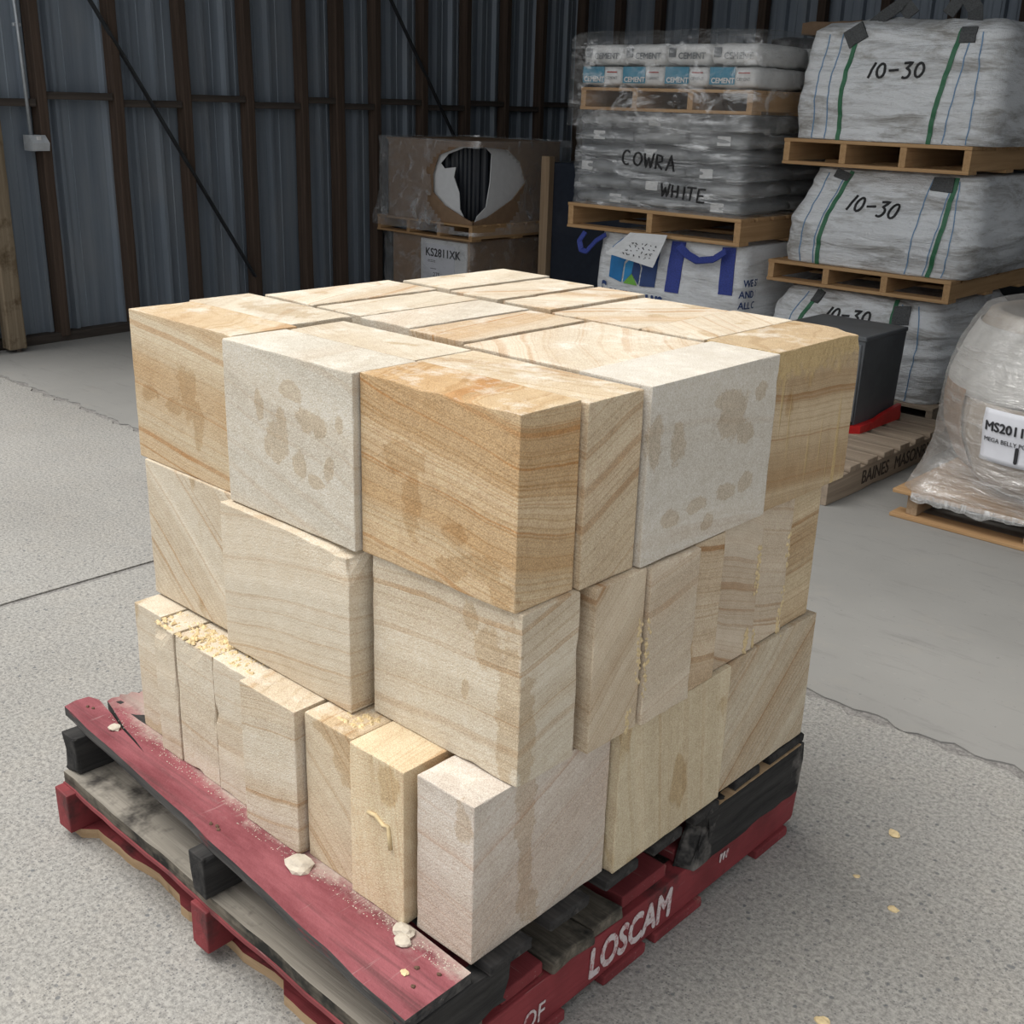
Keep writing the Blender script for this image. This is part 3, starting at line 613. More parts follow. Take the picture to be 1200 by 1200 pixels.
# ------------------------------------------------------------------ the two pallets under the stack
def board(parent, name, x0, x1, y0, y1, z0, z1, mat, cell=0.06, chip=0.02, rough=0.0015, seed=0.0, chips=(), label=None, rz=0.0):
    cx, cy = (x0 + x1) / 2, (y0 + y1) / 2
    hc = [((c[0] - cx, c[1] - cy, c[2] - (z0 + z1) / 2), R, d) for c, R, d in chips]
    me = boxmesh(name, x1 - x0, y1 - y0, z1 - z0, cell, 0.003, 0.0025, chip, rough, seed, hc, 25, (18, 18, 18))
    o = link(name, me, mat, parent, (cx, cy, z0), (0, 0, rz))
    if label: o['label'] = label
    return o
LP = thing('red_pallet', 'red-painted timber pallet lettered LOSCAM, lowest under the sandstone stack', 'pallet')
UP_ = thing('worn_pallet', 'battered black and red pallet between the red pallet and the sandstone', 'pallet')
for i, (x0, x1) in enumerate(((-0.040, 0.004), (-0.60, -0.548), (-1.128, -1.074))):
    board(LP, 'bearer', x0, x1, -0.205 if i else -0.20, 0.975, 0.022, 0.116, REDY, 0.08, 0.02, 0.001, i, [] if i else [((0.004, 0.975, 0.02), 0.06, 0.03)])
ys = [(0.010, 0.116, REDD), (0.121, 0.236, ROT), (0.240, 0.325, ROT), (0.345, 0.485, REDD), (0.53, 0.63, REDD), (0.70, 0.80, REDD), (0.86, 0.97, REDD)]
for i, (a, b, mt) in enumerate(ys):
    x1 = (-0.006, 0.010, 0.004, -0.012, -0.026, -0.026, -0.026)[i]
    board(LP, 'deck_board', -1.128, x1, a, b, 0.117, 0.144 if i < 5 else 0.140, mt, 0.05, 0.03 if mt is REDD else 0.10, 0.0015 if mt is REDD else 0.004, i + 5, [((x1, (a + b) / 2, 0.144), 0.05, 0.015)] if mt is ROT else ())
# front deck board of the red pallet: grey top, bowed red edge
n = 26
outer = [(-1.125 + 1.128 * i / n, -0.182 - 0.018 * (i / n) + 0.006 * nz((i * 0.5, 0, 0), 3)) for i in range(n + 1)]
me = slab('deck_board', outer + [(0.003, -0.045), (-1.125, -0.045)], 0.119, 0.146, [GREYX, ROT], 0, 1, 0.002, 2)
link('deck_board', me, None, LP)
me = slab('deck_board', [(x - 0.002, y - 0.003) for x, y in outer] + [(0.002, -0.15), (-1.126, -0.15)], 0.110, 0.119, [REDX, REDX])
link('red_edge', me, None, LP)
# bottom boards (feet strips) with the broken front one
fr = []
for i in range(41):
    t = i / 40; x = -1.132 + 1.13 * t
    y = -0.182
    if t > 0.07: y = -0.150 + 0.016 * nz((i * 0.31, 1, 0), 4) + 0.006 * nz((i * 1.3, 1, 0), 4)
    if t > 0.36 and t < 0.42: y = -0.165
    if 0.66 < t: y = -0.17 + 0.008 * nz((i * 0.4, 1, 0), 4)
    fr.append((x, y))
link('bottom_board', slab('bottom_board', fr + [(-0.002, -0.06), (-1.132, -0.06)], 0.0, 0.0225, [REDD, TANX], 0, 1, 0.0), None, LP)
for i, (a, b) in enumerate(((0.05, 0.16), (0.27, 0.40), (0.43, 0.59), (0.80, 0.93))):
    board(LP, 'bottom_board', -1.128, 0.012, a, b, 0.0, 0.0225, REDD, 0.09, 0.02, 0.001, i + 20)
# lettering on the outer bearer (faces +x)
STEN = NT('white_stencil_paint', 0.8); f_ = STEN.ramp(STEN.noise(70, None, 4, 0.7), 0.34, 0.5)
STEN.base(STEN.mix(f_, (0.36, 0.10, 0.11), (0.62, 0.55, 0.55))); STEN = STEN.m
def text_on_x(body, x, y, z, size, parent, mat, name='lettering', sx=1.0, shear=0.0, offset=0.0, label=None):
    me = text_mesh(name, body, size, 0.0006, 'LEFT', shear, offset)
    for v in me.vertices: v.co = Vector((v.co.z, v.co.x * sx, v.co.y))
    o = link(name, me, mat, parent, (x, y, z)); 
    if label: o['label'] = label
    return o
text_on_x('LOSCAM', 0.0062, 0.228, 0.040, 0.088, LP, STEN, 'stencil_lettering', 0.74, 0.1, 0.0030, 'white stencilled word LOSCAM on the red bearer')
text_on_x('OF', 0.0062, 0.052, 0.036, 0.055, LP, STEN, 'stencil_lettering', 0.8, 0.1, 0, 'faded white letters OF')
text_on_x("'''", 0.0062, 0.645, 0.036, 0.07, LP, STEN, 'stencil_lettering', 0.9, 0.2, 0.001, 'three short white dashes')
# upper pallet bearers
board(UP_, 'bearer', -0.022, 0.020, 0.530, 0.945, 0.1165, 0.2355, BLKY, 0.03, 0.05, 0.003, 31, [((0.020, 0.53, 0.19), 0.09, 0.05), ((0.020, 0.53, 0.235), 0.07, 0.03), ((-0.02, 0.53, 0.13), 0.05, -0.02)], 'broken black bearer with a bare split top edge')
bx('split_edge', -0.02, 0.0185, 0.575, 0.93, 0.2345, 0.2365, TANX, UP_, 0)
for i, (x0, x1) in enumerate(((-0.592, -0.545), (-1.135, -1.082))):
    board(UP_, 'bearer', x0, x1, (-0.205, -0.172)[i], 0.94, 0.146, 0.2355, BLKY, 0.03, 0.05, 0.003, 33 + i)
board(UP_, 'bearer', -0.022, 0.016, -0.215, 0.02, 0.146, 0.2355, BLKY, 0.03, 0.10, 0.004, 36, [((0.016, 0.02, 0.18), 0.08, 0.04)])
for i, (a, b) in enumerate(((-0.052, 0.046), (0.092, 0.194), (0.239, 0.335), (0.380, 0.470), (0.510, 0.597), (0.670, 0.764), (0.806, 0.945))):
    board(UP_, 'deck_board', -1.14, 0.026 if i < 5 else 0.016, a, b, 0.2365, Z0 - 0.0008, BLKX, 0.05, 0.05, 0.0012, 40 + i)
# red outer plank with its cracked end
PLK = NT('dusty_red_plank', 0.8, 0, 0.2)
g_ = PLK.noise(1.0, PLK.map((1.5, 45, 45)), 5, 0.65, 0.4)
pc = PLK.mix(PLK.ramp(PLK.noise(8, PLK.map((0.5, 2, 2)), 5, 0.7), 0.35, 0.65), (0.165, 0.042, 0.050), (0.285, 0.092, 0.105))
pc = PLK.mix(PLK.math('MULTIPLY', PLK.ramp(g_, 0.52, 0.66), 0.55), pc, (0.07, 0.035, 0.035))
pc = PLK.mix(PLK.math('MULTIPLY', PLK.ramp(PLK.noise(5, PLK.map((1, 2, 2), (4, 2, 1)), 6, 0.75), 0.58, 0.70), 0.55), pc, (0.30, 0.16, 0.16))
pc = PLK.mix(PLK.math('MULTIPLY', PLK.ramp(PLK.noise(1.2, PLK.map((60, 4, 4), (1, 1, 1)), 3, 0.8), 0.64, 0.70), 0.35), pc, (0.42, 0.30, 0.29))
sx_ = PLK.sep()
yy_ = PLK.math('ADD', sx_[1], PLK.math('MULTIPLY', sx_[0], 0.045))
dd_ = PLK.math('ADD', PLK.math('MULTIPLY', PLK.math('ADD', yy_, 0.118), 16.0), PLK.math('MULTIPLY', PLK.math('SUBTRACT', PLK.noise(13, None, 6, 0.75), 0.5), 2.4))
xf_ = PLK.math('ADD', PLK.math('MULTIPLY', PLK.math('MULTIPLY', PLK.math('ADD', sx_[0], 1.2), 5.0, True), 0.55), 0.25)
pc = PLK.mix(PLK.math('MULTIPLY', PLK.ramp(dd_, 0.0, 0.75), xf_), pc, (0.50, 0.44, 0.38))
PLK.base(pc); PLK.bump(PLK.math('ADD', g_, PLK.noise(120, None, 3, 0.7)), 0.5, 0.004); PLK = PLK.m
random.seed(11)
ot = []
for i in range(31):
    t = i / 30
    ot.append((-1.192 + 1.204 * t, -0.134 - 0.087 * t + 0.005 * nz((i * 0.45, 3, 0), 6)))
far = [(-1.130, 0.028), (-1.137, 0.020), (-1.134, 0.012), (-1.150, 0.003), (-1.146, -0.010), (-1.158, -0.020), (-1.149, -0.028), (-1.156, -0.042),
       (-1.150, -0.056), (-1.09, -0.070), (-1.02, -0.088), (-0.955, -0.098), (-0.90, -0.110), (-0.955, -0.102), (-1.02, -0.0935), (-1.09, -0.078), (-1.168, -0.066), (-1.196, -0.076), (-1.200, -0.105)]
inn = [(0.012, -0.082), (-0.25, -0.070), (-0.6, -0.035)]
me = slab('deck_board', ot + inn + far, 0.236, Z0 - 0.0006, [PLK, SPLIT], 0, 1, 0.0, 3)
o = link('deck_board', me, None, UP_); o['label'] = 'wide red plank with a cracked end and black flaking edge'
NAIL = plain('rusty_nail', (0.13, 0.075, 0.05), 0.8, 0.3)
for x, y in ((-1.155, -0.10), (-1.14, -0.095), (-0.60, -0.150), (-0.585, -0.146), (-0.575, -0.15), (-0.02, -0.12), (-0.03, -0.165), (-0.055, -0.135)):
    link('nail', pebble('nail', 0.0035, x * 9, 0.8), NAIL, UP_, (x, y, Z0 - 0.001))

# ------------------------------------------------------------------ background pallets
def pallet(name, label, x0, y0, w, d, z0, h, M, bearers=3, along='y', deck=7, bottom=3, btk=0.018, bw=0.04, group='timber pallets in the shed', gap=0.03):
    """bearers run along y, boards along x; returns the Empty at the front-left floor corner"""
    t = thing(name, label, 'pallet', (x0, y0, z0), 0, group)
    hb = h - 2 * btk
    for i in range(bearers):
        a = (w - bw) * i / (bearers - 1)
        if isinstance(bottom, tuple): pass
        board(t, 'bearer', a + .002, a + bw - .002, 0.004, d - 0.004, btk - .0005, btk + hb + .0005, M['y'], 0.2, 0.0, 0.001, i + x0)
    wd = (d - gap * (deck - 1)) / deck
    for i in range(deck): board(t, 'deck_board', 0, w, i * (wd + gap), i * (wd + gap) + wd, h - btk, h, M['x'], 0.25, 0.01, 0.0008, i * 3 + x0)
    for i in range(bottom):
        a = (d - 0.1) * i / (bottom - 1) if bottom > 1 else 0
        board(t, 'bottom_board', 0, w, a, a + 0.1, 0, btk, M['x'], 0.25, 0.01, 0.0008, i * 5 + x0)
    return t

# ------------------------------------------------------------------ bulk bags
class Bag:
    def __init__(s, W, D, H, r, prof, wr=0.012, bulge=0.04, seed=0.0, lean=(0, 0), zf=11, topb=0.05):
        s.W, s.D, s.H, s.r, s.prof, s.wr, s.bulge, s.seed, s.lean, s.zf, s.topb = W, D, H, r, prof, wr, bulge, seed, lean, zf, topb
    def path(s, n):
        W, D, r = s.W / 2, s.D / 2, s.r; out = []
        segs = [((-W + r, -D), (W - r, -D), (0, -1)), ((W, -D + r), (W, D - r), (1, 0)), ((W - r, D), (-W + r, D), (0, 1)), ((-W, D - r), (-W, -D + r), (-1, 0))]
        cents = [(W - r, -D + r, -pi / 2), (W - r, D - r, 0), (-W + r, D - r, pi / 2), (-W + r, -D + r, pi)]
        for (a, b, nn), (cx, cy, a0) in zip(segs, cents):
            for i in range(n):
                t = i / n; out.append((a[0] + (b[0] - a[0]) * t, a[1] + (b[1] - a[1]) * t, nn[0], nn[1], 2 * t - 1))
            for i in range(6):
                w = a0 + pi / 2 * i / 6; out.append((cx + r * cos(w), cy + r * sin(w), cos(w), sin(w), 1.0))
        return out
    def pt(s, x, y, nx, ny, k, t):
        sc = s.prof(min(1.0, max(0.0, t))); z = s.H * t
        X, Y = x * sc, y * sc
        n1 = nz((X * 2.2, Y * 2.2, z * s.zf), s.seed); n2 = nz((X * 5, Y * 5, z * s.zf * 2.4), s.seed + 2); n3 = nz((X * 3, Y * 3, z * 4), s.seed + 4)
        d = s.wr * ((1 - 2 * abs(n1)) * 0.7 + n2 * 0.5 + n3 * 0.9) + s.bulge * sin(pi * min(1, max(0, t))) * (1 - k * k)
        return Vector((X + nx * d + s.lean[0] * t, Y + ny * d + s.lean[1] * t, z))
    def front(s, x, t):
        W = s.W / 2 - s.r; k = max(-1, min(1, x / W))
        xx = max(-W, min(W, x))
        return s.pt(xx, -s.D / 2, 0, -1, k, t)
    def side(s, y, t):
        Dd = s.D / 2 - s.r; return s.pt(s.W / 2, y, 1, 0, max(-1, min(1, y / Dd)), t)
    def mesh(s, name, rows=44, n=34):
        P = s.path(n); m_ = len(P); V, F = [], []
        for j in range(rows + 1):
            for q in P: V.append(tuple(s.pt(*q, j / rows)))
        for j in range(rows):
            for i in range(m_):
                i2 = (i + 1) % m_; F.append((j * m_ + i, j * m_ + i2, (j + 1) * m_ + i2, (j + 1) * m_ + i))
        base = rows * m_
        prev = base
        for k, (sc, dz) in enumerate(((0.9, 0.55), (0.7, 0.85), (0.4, 1.0), (0.12, 1.0))):
            cur = len(V)
            for q in P:
                p = s.pt(*q, 1.0)
                cx, cy = s.lean
                x, y = cx + (p.x - cx) * sc, cy + (p.y - cy) * sc
                V.append((x, y, p.z + s.topb * dz + min(0.02, s.topb) * nz((x * 9, y * 9, k), s.seed + 8)))
            for i in range(m_):
                i2 = (i + 1) % m_; F.append((prev + i, prev + i2, cur + i2, cur + i))
            prev = cur
        F.append(tuple(range(prev, prev + m_))); F.append(tuple(range(m_ - 1, -1, -1)))
        return mesh(name, V, F, True)
    def strip(s, path, width, off=0.004, side=False):
        """path of (x,t) on the front face"""
        pts, nn = [], []
        for (x, t) in path:
            p = s.side(x, t) if side else s.front(x, t)
            if side: a, b = s.side(x, t + .01) - s.side(x, t - .01), s.side(x + .01, t) - s.side(x - .01, t); N = b.cross(a)
            else: a, b = s.front(x, t + .01) - s.front(x, t - .01), s.front(x + .01, t) - s.front(x - .01, t); N = b.cross(a)
            N.normalize(); pts.append(p); nn.append(N)
        return ribbon(pts, nn, width, off)
def dense(poly, step=0.02):
    out = []
    for (a, b), (c, d) in zip(poly[:-1], poly[1:]):
        n = max(1, int(math.hypot(c - a, d - b) / step))
        out += [(a + (c - a) * i / n, b + (d - b) * i / n) for i in range(n)]
    return out + [poly[-1]]
def arc(cx, cy, rx, ry, a0, a1, n=14):
    return [(cx + rx * cos(radians(a0 + (a1 - a0) * i / n)), cy + ry * sin(radians(a0 + (a1 - a0) * i / n))) for i in range(n + 1)]
GLY = {'1': [[(0.15, 0), (0.4, 1.05)]], '0': [arc(0.38, 0.5, 0.30, 0.46, 80, 455)], '-': [[(0.05, 0.5), (0.75, 0.55)]],
       '3': [[(0.1, 0.95), (0.7, 1.0), (0.35, 0.6)] + arc(0.36, 0.3, 0.32, 0.3, 80, -130)],
       'C': [arc(0.42, 0.5, 0.38, 0.5, 50, 300)], 'O': [arc(0.42, 0.5, 0.36, 0.45, 90, 460)],
       'W': [[(0.0, 1), (0.2, 0), (0.42, 0.7), (0.62, 0), (0.85, 1)]],
       'R': [[(0.1, 0), (0.12, 1), (0.6, 0.9), (0.6, 0.55), (0.12, 0.45), (0.7, 0)]],
       'A': [[(0.05, 0), (0.42, 1.05), (0.75, -0.05)], [(0.2, 0.35), (0.68, 0.38)]],
       'H': [[(0.1, 1), (0.12, 0)], [(0.65, 1), (0.66, 0)], [(0.1, 0.5), (0.66, 0.52)]],
       'I': [[(0.3, 1), (0.32, 0)]], 'T': [[(0.4, 1), (0.4, 0)], [(0.0, 1), (0.85, 1)]],
       'E': [[(0.7, 1), (0.1, 1), (0.1, 0), (0.75, 0.02)], [(0.1, 0.5), (0.6, 0.5)]]}
INK = plain('black_marker', (0.015, 0.015, 0.016), 0.6)
def writing(body, h, adv=0.95, slope=0.0, slant=0.15):
    out = []; x = 0
    for ch in body:
        for st in GLY.get(ch, []):
            out.append([((x + px + py * slant) * h, py * h + (x * slope) * h) for px, py in st])
        x += {'1': 0.62, '-': 0.95, 'I': 0.6}.get(ch, adv)
    return out

def bag_mat(name, c, dirt=(0.30, 0.28, 0.25), amt=0.35):
    k = NT(name, 0.55, 0, 0.35)
    w = k.noise(1, k.map((260, 260, 3)), 2); d = k.noise(1, k.map((3, 3, 14)), 5, 0.7, 0.4)
    col = k.mix(k.ramp(d, 0.47, 0.66), c, tuple(a * (1 - amt) + b * amt for a, b in zip(c, dirt)))
    z = k.sep()[2]
    k.base(col); k.bump(k.math('ADD', k.math('MULTIPLY', w, 0.3), k.noise(1, k.map((5, 5, 34)), 5, 0.65, 0.9)), 0.9, 0.02); return k.m
BAGW = bag_mat('white_woven_bag', (0.76, 0.78, 0.80), (0.22, 0.20, 0.17), 0.75)
BAGL = bag_mat('clean_white_woven_bag', (0.78, 0.80, 0.82), (0.40, 0.39, 0.38), 0.5)
GREEN = plain('green_polyester_strap', (0.035, 0.15, 0.075), 0.45)
BLUEL = plain('blue_stitch_line', (0.16, 0.28, 0.44), 0.7)
GREYS = plain('dark_grey_loop_webbing', (0.075, 0.078, 0.08), 0.85, scale=150, var=0.3)
def bulk_bag(bag, label, loc, straps, blues, text, loops, extra=None, rz=0.0):
    t = thing('bulk_bag', label, 'bulk bag', loc, rz, 'white bulk bags stacked on pallets')
    link('bag_body', bag.mesh('bag_body'), BAGW, t)
    for (xa, xb) in straps:
        v, f = bag.strip([(xb + (xa - xb) * (i / 30) ** 1.4, 0.0 + 0.99 * i / 30) for i in range(31)], 0.022, 0.006)
        link('green_strap', mesh('green_strap', v, f), GREEN, t)
    for (xa, xb) in blues:
        v, f = bag.strip([(xb + (xa - xb) * (i / 30) ** 1.3, 0.01 + 0.95 * i / 30) for i in range(31)], 0.005, 0.0035)
        link('blue_stitching', mesh('blue_stitching', v, f), BLUEL, t)
    parts = []
    for st in writing('10-30', text[2], 0.95, text[3]):
        parts.append(bag.strip([(text[0] + x, text[1] + y / bag.H) for x, y in dense(st, 0.012)], 0.011, 0.006))
    o = link('marker_writing', mesh('marker_writing', *join(parts)), INK, t); o['label'] = 'handwritten black 10-30'
    for (xa, ta, xb, tb, w) in loops:
        v, f = bag.strip([(xa + (xb - xa) * i / 8, ta + (tb - ta) * i / 8) for i in range(9)], w, 0.012)
        link('lifting_loop', mesh('lifting_loop', v, f), GREYS, t)
    return t
PX, PY = -2.30, 4.58
CX = PX + 0.53
pallet('timber_pallet', 'pallet on the concrete under the lowest 10-30 bag', PX - 0.02, PY, 1.06, 1.06, 0, 0.105, PALE, 4)
b3 = Bag(1.0, 1.0, 0.512, 0.10, lambda t: 0.97 + 0.05 * sin(pi * t) - 0.14 * max(0, t - 0.7) ** 1.2 / 0.3, 0.022, 0.05, 5.0, zf=10, topb=0.004)
bulk_bag(b3, 'lowest white bulk bag marked 10-30, behind the grey planter box', (CX - 0.02, PY + 0.53, 0.1055), [(-0.25, -0.31), (0.255, 0.20)],
         [(-0.33, -0.36), (0.29, 0.26), (0.385, 0.37)], (-0.15, 0.715, 0.064, 0.03), [(-0.245, 0.98, -0.248, 0.86, 0.05), (0.295, 0.94, 0.285, 0.77, 0.085)])
pallet('timber_pallet', 'pine pallet carrying the middle 10-30 bag', PX - 0.01, PY, 1.04, 1.06, 0.640, 0.115, PINE, 4)
b2 = Bag(1.02, 1.0, 0.49, 0.10, lambda t: 1.0 + 0.045 * sin(pi * min(1, t * 1.3)) - 0.13 * t ** 1.8, 0.022, 0.05, 9.0, lean=(0.05, 0), zf=9, topb=0.004)
bulk_bag(b2, 'middle white bulk bag marked 10-30, bulging between two pine pallets', (CX + 0.02, PY + 0.55, 0.756), [(-0.255, -0.28), (0.395, 0.335)],
         [(-0.40, -0.385), (-0.285, -0.305), (0.25, 0.22), (0.37, 0.31), (0.41, 0.405)], (-0.185, 0.60, 0.072, -0.09), [(-0.30, 0.985, -0.304, 0.90, 0.09), (0.32, 0.985, 0.316, 0.85, 0.11)])
pallet('timber_pallet', 'pine pallet carrying the topmost 10-30 bag', PX + 0.01, PY, 1.02, 1.06, 1.262, 0.132, PINE, 4)
b1 = Bag(1.06, 1.0, 0.53, 0.10, lambda t: 1.0 + 0.01 * sin(pi * t) - 0.11 * max(0, t - 0.35) ** 1.5, 0.022, 0.03, 14.0, zf=9, topb=0.06)
tb = bulk_bag(b1, 'topmost white bulk bag marked 10-30 with loose loops on top', (CX + 0.04, PY + 0.53, 1.395), [(-0.235, -0.259), (0.325, 0.229)],
         [(-0.40, -0.41), (-0.32, -0.335), (0.375, 0.30), (0.43, 0.415)], (-0.13, 0.565, 0.070, 0.02), [(-0.20, 1.0, -0.29, 0.90, 0.085), (0.36, 1.0, 0.355, 0.87, 0.075)])
for (pts) in ([(-0.20, -0.43, 0.54), (-0.15, -0.38, 0.60), (-0.08, -0.34, 0.66), (-0.02, -0.34, 0.60)], [(0.16, -0.34, 0.60), (0.22, -0.32, 0.70), (0.30, -0.36, 0.62), (0.34, -0.43, 0.54)]):
    P = [Vector(p) for p in pts]; fine_ = []
    for i in range(len(P) - 1):
        for q in range(5): fine_.append(P[i].lerp(P[i + 1], q / 5))
    fine_.append(P[-1])
    v, f = ribbon(fine_, [Vector((0, -0.9, 0.45)).normalized()] * len(fine_), 0.07, 0.003)
    link('lifting_loop', mesh('lifting_loop', v, f), GREYS, tb)
# neighbours behind the 10-30 stack: another bag showing at the right
b4 = Bag(0.95, 1.0, 0.60, 0.16, lambda t: 1.0 - 0.12 * t ** 2, 0.014, 0.04, 22.0)
t = thing('bulk_bag', 'shaded white bulk bag standing on blocks behind the 10-30 stack', 'bulk bag', (-1.15, 6.6, 1.40), 0, None)
link('bag_body', b4.mesh('bag_body'), BAGW, t)
t['group'] = 'white bulk bags stacked on pallets'
pallet('timber_pallet', 'shaded pallet under the bag behind the 10-30 stack', -1.68, 6.1, 1.06, 1.06, 1.28, 0.12, PINE, 3)
t = thing('brick_pack', 'dark wrapped pack on the floor behind the 10-30 stack', 'wrapped pack', (-1.15, 6.62, 0))
link('pack_body', boxmesh('pack_body', 1.05, 1.05, 1.27, 0.08, 0.01, 0.02, 0.05, 0.008, 4), plain('black_wrap', (0.03, 0.032, 0.036), 0.35), t)

# ------------------------------------------------------------------ grey planter on the stencilled pallet
BP = thing('stencilled_pallet', 'grey-brown pallet stencilled BAINES MASONRY carrying the planter box', 'pallet', (-2.15, 3.05, 0))
for i, xx in enumerate((0.0, 0.54, 1.075)):
    board(BP, 'bearer', xx, xx + 0.042, 0.0, 1.24, 0.0, 0.108, PALE['y'], 0.1, 0.02, 0.001, i + 60, [((xx + .04, 0.42, 0.0), 0.05, 0.02)])
for i in range(8):
    y = 0.01 + i * 0.158
    board(BP, 'deck_board', -0.002, 1.124, y, y + 0.098, 0.1075, 0.135, PALE['x'], 0.15, 0.02, 0.001, i + 70)
STB = plain('dark_stencil_ink', (0.06, 0.045, 0.035), 0.9)
text_on_x('BAINES', 1.1185, 0.30, 0.030, 0.085, BP, STB, 'stencil_lettering', 0.95, 0.0, 0.001, 'dark stencilled word BAINES')
text_on_x('MASONRY', 1.1185, 0.615, 0.030, 0.085, BP, STB, 'stencil_lettering', 0.95, 0.0, 0.001, 'dark stencilled word MASONRY')
PL = thing('planter_box', 'square charcoal planter box with a red base strap on the stencilled pallet', 'planter', (-1.49, 3.93, 0.135))
SLATE = plain('charcoal_planter', (0.085, 0.092, 0.10), 0.45, var=0.2, scale=6); SLATE2 = plain('dark_planter_recess', (0.02, 0.022, 0.026), 0.5)
me = mesh('box_body', *(lambda V, F: (V, F))([(-.21, -.20, .035), (.21, -.20, .035), (.21, .20, .035), (-.21, .20, .035), (-.22, -.21, .43), (.22, -.21, .43), (.22, .21, .43), (-.22, .21, .43)],
          [(0, 3, 2, 1), (4, 5, 6, 7), (0, 1, 5, 4), (1, 2, 6, 5), (2, 3, 7, 6), (3, 0, 4, 7)]))
link('box_body', me, SLATE, PL)
link('lid', plainbox('lid', 0.45, 0.43, 0.022, 0.004), SLATE, PL, (0, 0, 0.425))
link('front_recess', plainbox('front_recess', 0.34, 0.012, 0.30, 0.003), SLATE2, PL, (-0.02, -0.206, 0.08))
link('corner_strip', plainbox('corner_strip', 0.02, 0.012, 0.36, 0.003), plain('grey_strip', (0.14, 0.15, 0.16), 0.4), PL, (0.195, -0.210, 0.05))
RED = plain('red_plastic', (0.55, 0.02, 0.02), 0.35)
me = slab('red_base', [(-.24, -.24), (.20, -.24), (.245, -.20), (.245, .22), (-.24, .22)], 0, 0.035, [RED]); link('red_base', me, None, PL)
me = mesh('red_handle', [(.246, -.14, .0), (.246, .21, .0), (.246, .21, .075), (.246, .02, .055), (.246, -.10, .03), (.225, -.14, .0), (.225, .21, .0), (.225, .21, .075), (.225, .02, .055), (.225, -.10, .03)],
          [(0, 1, 2, 3, 4), (9, 8, 7, 6, 5), (0, 5, 6, 1), (1, 6, 7, 2), (2, 7, 8, 3), (3, 8, 9, 4), (4, 9, 5, 0)]); link('red_handle', me, RED, PL)
link('black_foot', plainbox('black_foot', 0.10, 0.06, 0.05, 0.01), SLATE2, PL, (0.15, -0.215, 0.03))

# ------------------------------------------------------------------ wrapped belly pot
POTX, POTY = -0.30, 3.66
PP = thing('pot_pallet', 'light pine pallet under the wrapped belly pot', 'pallet', (-0.80, 3.14, 0), 0, 'timber pallets in the shed')
for i, xx in enumerate((0.055, 0.52, 1.03)): board(PP, 'bearer', xx, xx + 0.045, 0.03, 1.05, 0.015, 0.103, OLDP['y'], 0.06, 0.06, 0.003, i + 80)
for i in range(6): board(PP, 'deck_board', 0, 1.12, i * 0.18, i * 0.18 + 0.155, 0.102, 0.118, PINE['x'], 0.2, 0.01, 0.001, 84 + i)
for a in (0.0, 0.48, 0.95): board(PP, 'bottom_board', 0, 1.12, a, a + 0.10, 0, 0.016, PINE['x'], 0.2, 0.01, 0.001, 90 + a)
def lathe(name, prof, seg=64, smooth=True):
    V, F = [], []
    for r, z in prof:
        for k in range(seg): V.append((r * cos(2 * pi * k / seg), r * sin(2 * pi * k / seg), z))
    for j in range(len(prof) - 1):
        for k in range(seg):
            k2 = (k + 1) % seg; F.append((j * seg + k, j * seg + k2, (j + 1) * seg + k2, (j + 1) * seg + k))
    F.append(tuple(range(seg - 1, -1, -1)))
    return mesh(name, V, F, smooth)
PT = thing('belly_pot', 'big tan belly pot swathed in clear stretch wrap, with a white stock label', 'pot', (POTX, POTY, 0.118))
k = NT('tan_pot_glaze', 0.6); k.base(k.mix(k.ramp(k.noise(3, None, 4), 0.4, 0.65), (0.36, 0.29, 0.23), (0.50, 0.45, 0.39))); POTM = k.m
prof = [(0.30, 0.0), (0.36, 0.03), (0.44, 0.12), (0.495, 0.24), (0.51, 0.34), (0.50, 0.46), (0.46, 0.58), (0.42, 0.66), (0.40, 0.70), (0.37, 0.71), (0.35, 0.69), (0.38, 0.60), (0.40, 0.50)]
link('pot_body', lathe('pot_body', prof), POTM, PT)
CARD = plain('brown_card', (0.26, 0.17, 0.105), 0.85, var=0.1)
def wrap_patch(name, r, z0, z1, a0, a1, mat, parent, nz_=10, na=14, rf=None):
    V, F = [], []
    for j in range(nz_ + 1):
        for i in range(na + 1):
            a = radians(a0 + (a1 - a0) * i / na); z = z0 + (z1 - z0) * j / nz_; rr = rf(z) + r
            V.append((rr * cos(a), rr * sin(a), z))
    for j in range(nz_):
        for i in range(na): F.append((j * (na + 1) + i, j * (na + 1) + i + 1, (j + 1) * (na + 1) + i + 1, (j + 1) * (na + 1) + i))
    o = link(name, mesh(name, V, F, True), mat, parent)
    sm = o.modifiers.new('solid', 'SOLIDIFY'); sm.thickness = 0.003; sm.offset = -1
    return o
def potr(z):
    for (r0, a), (r1, b) in zip(prof[:-1], prof[1:]):
        if a <= z <= b: return r0 + (r1 - r0) * (z - a) / (b - a)
    return 0.4
wrap_patch('cardboard_pad', 0.012, 0.10, 0.42, 195, 232, CARD, PT, rf=potr)
wrap_patch('foam_pad', 0.012, 0.40, 0.66, 185, 300, plain('grey_foam_sheet', (0.55, 0.54, 0.52), 0.8), PT, rf=potr)
wrap_patch('cardboard_pad', 0.012, 0.06, 0.40, 236, 275, plain('pale_card', (0.42, 0.35, 0.28), 0.8), PT, rf=potr)
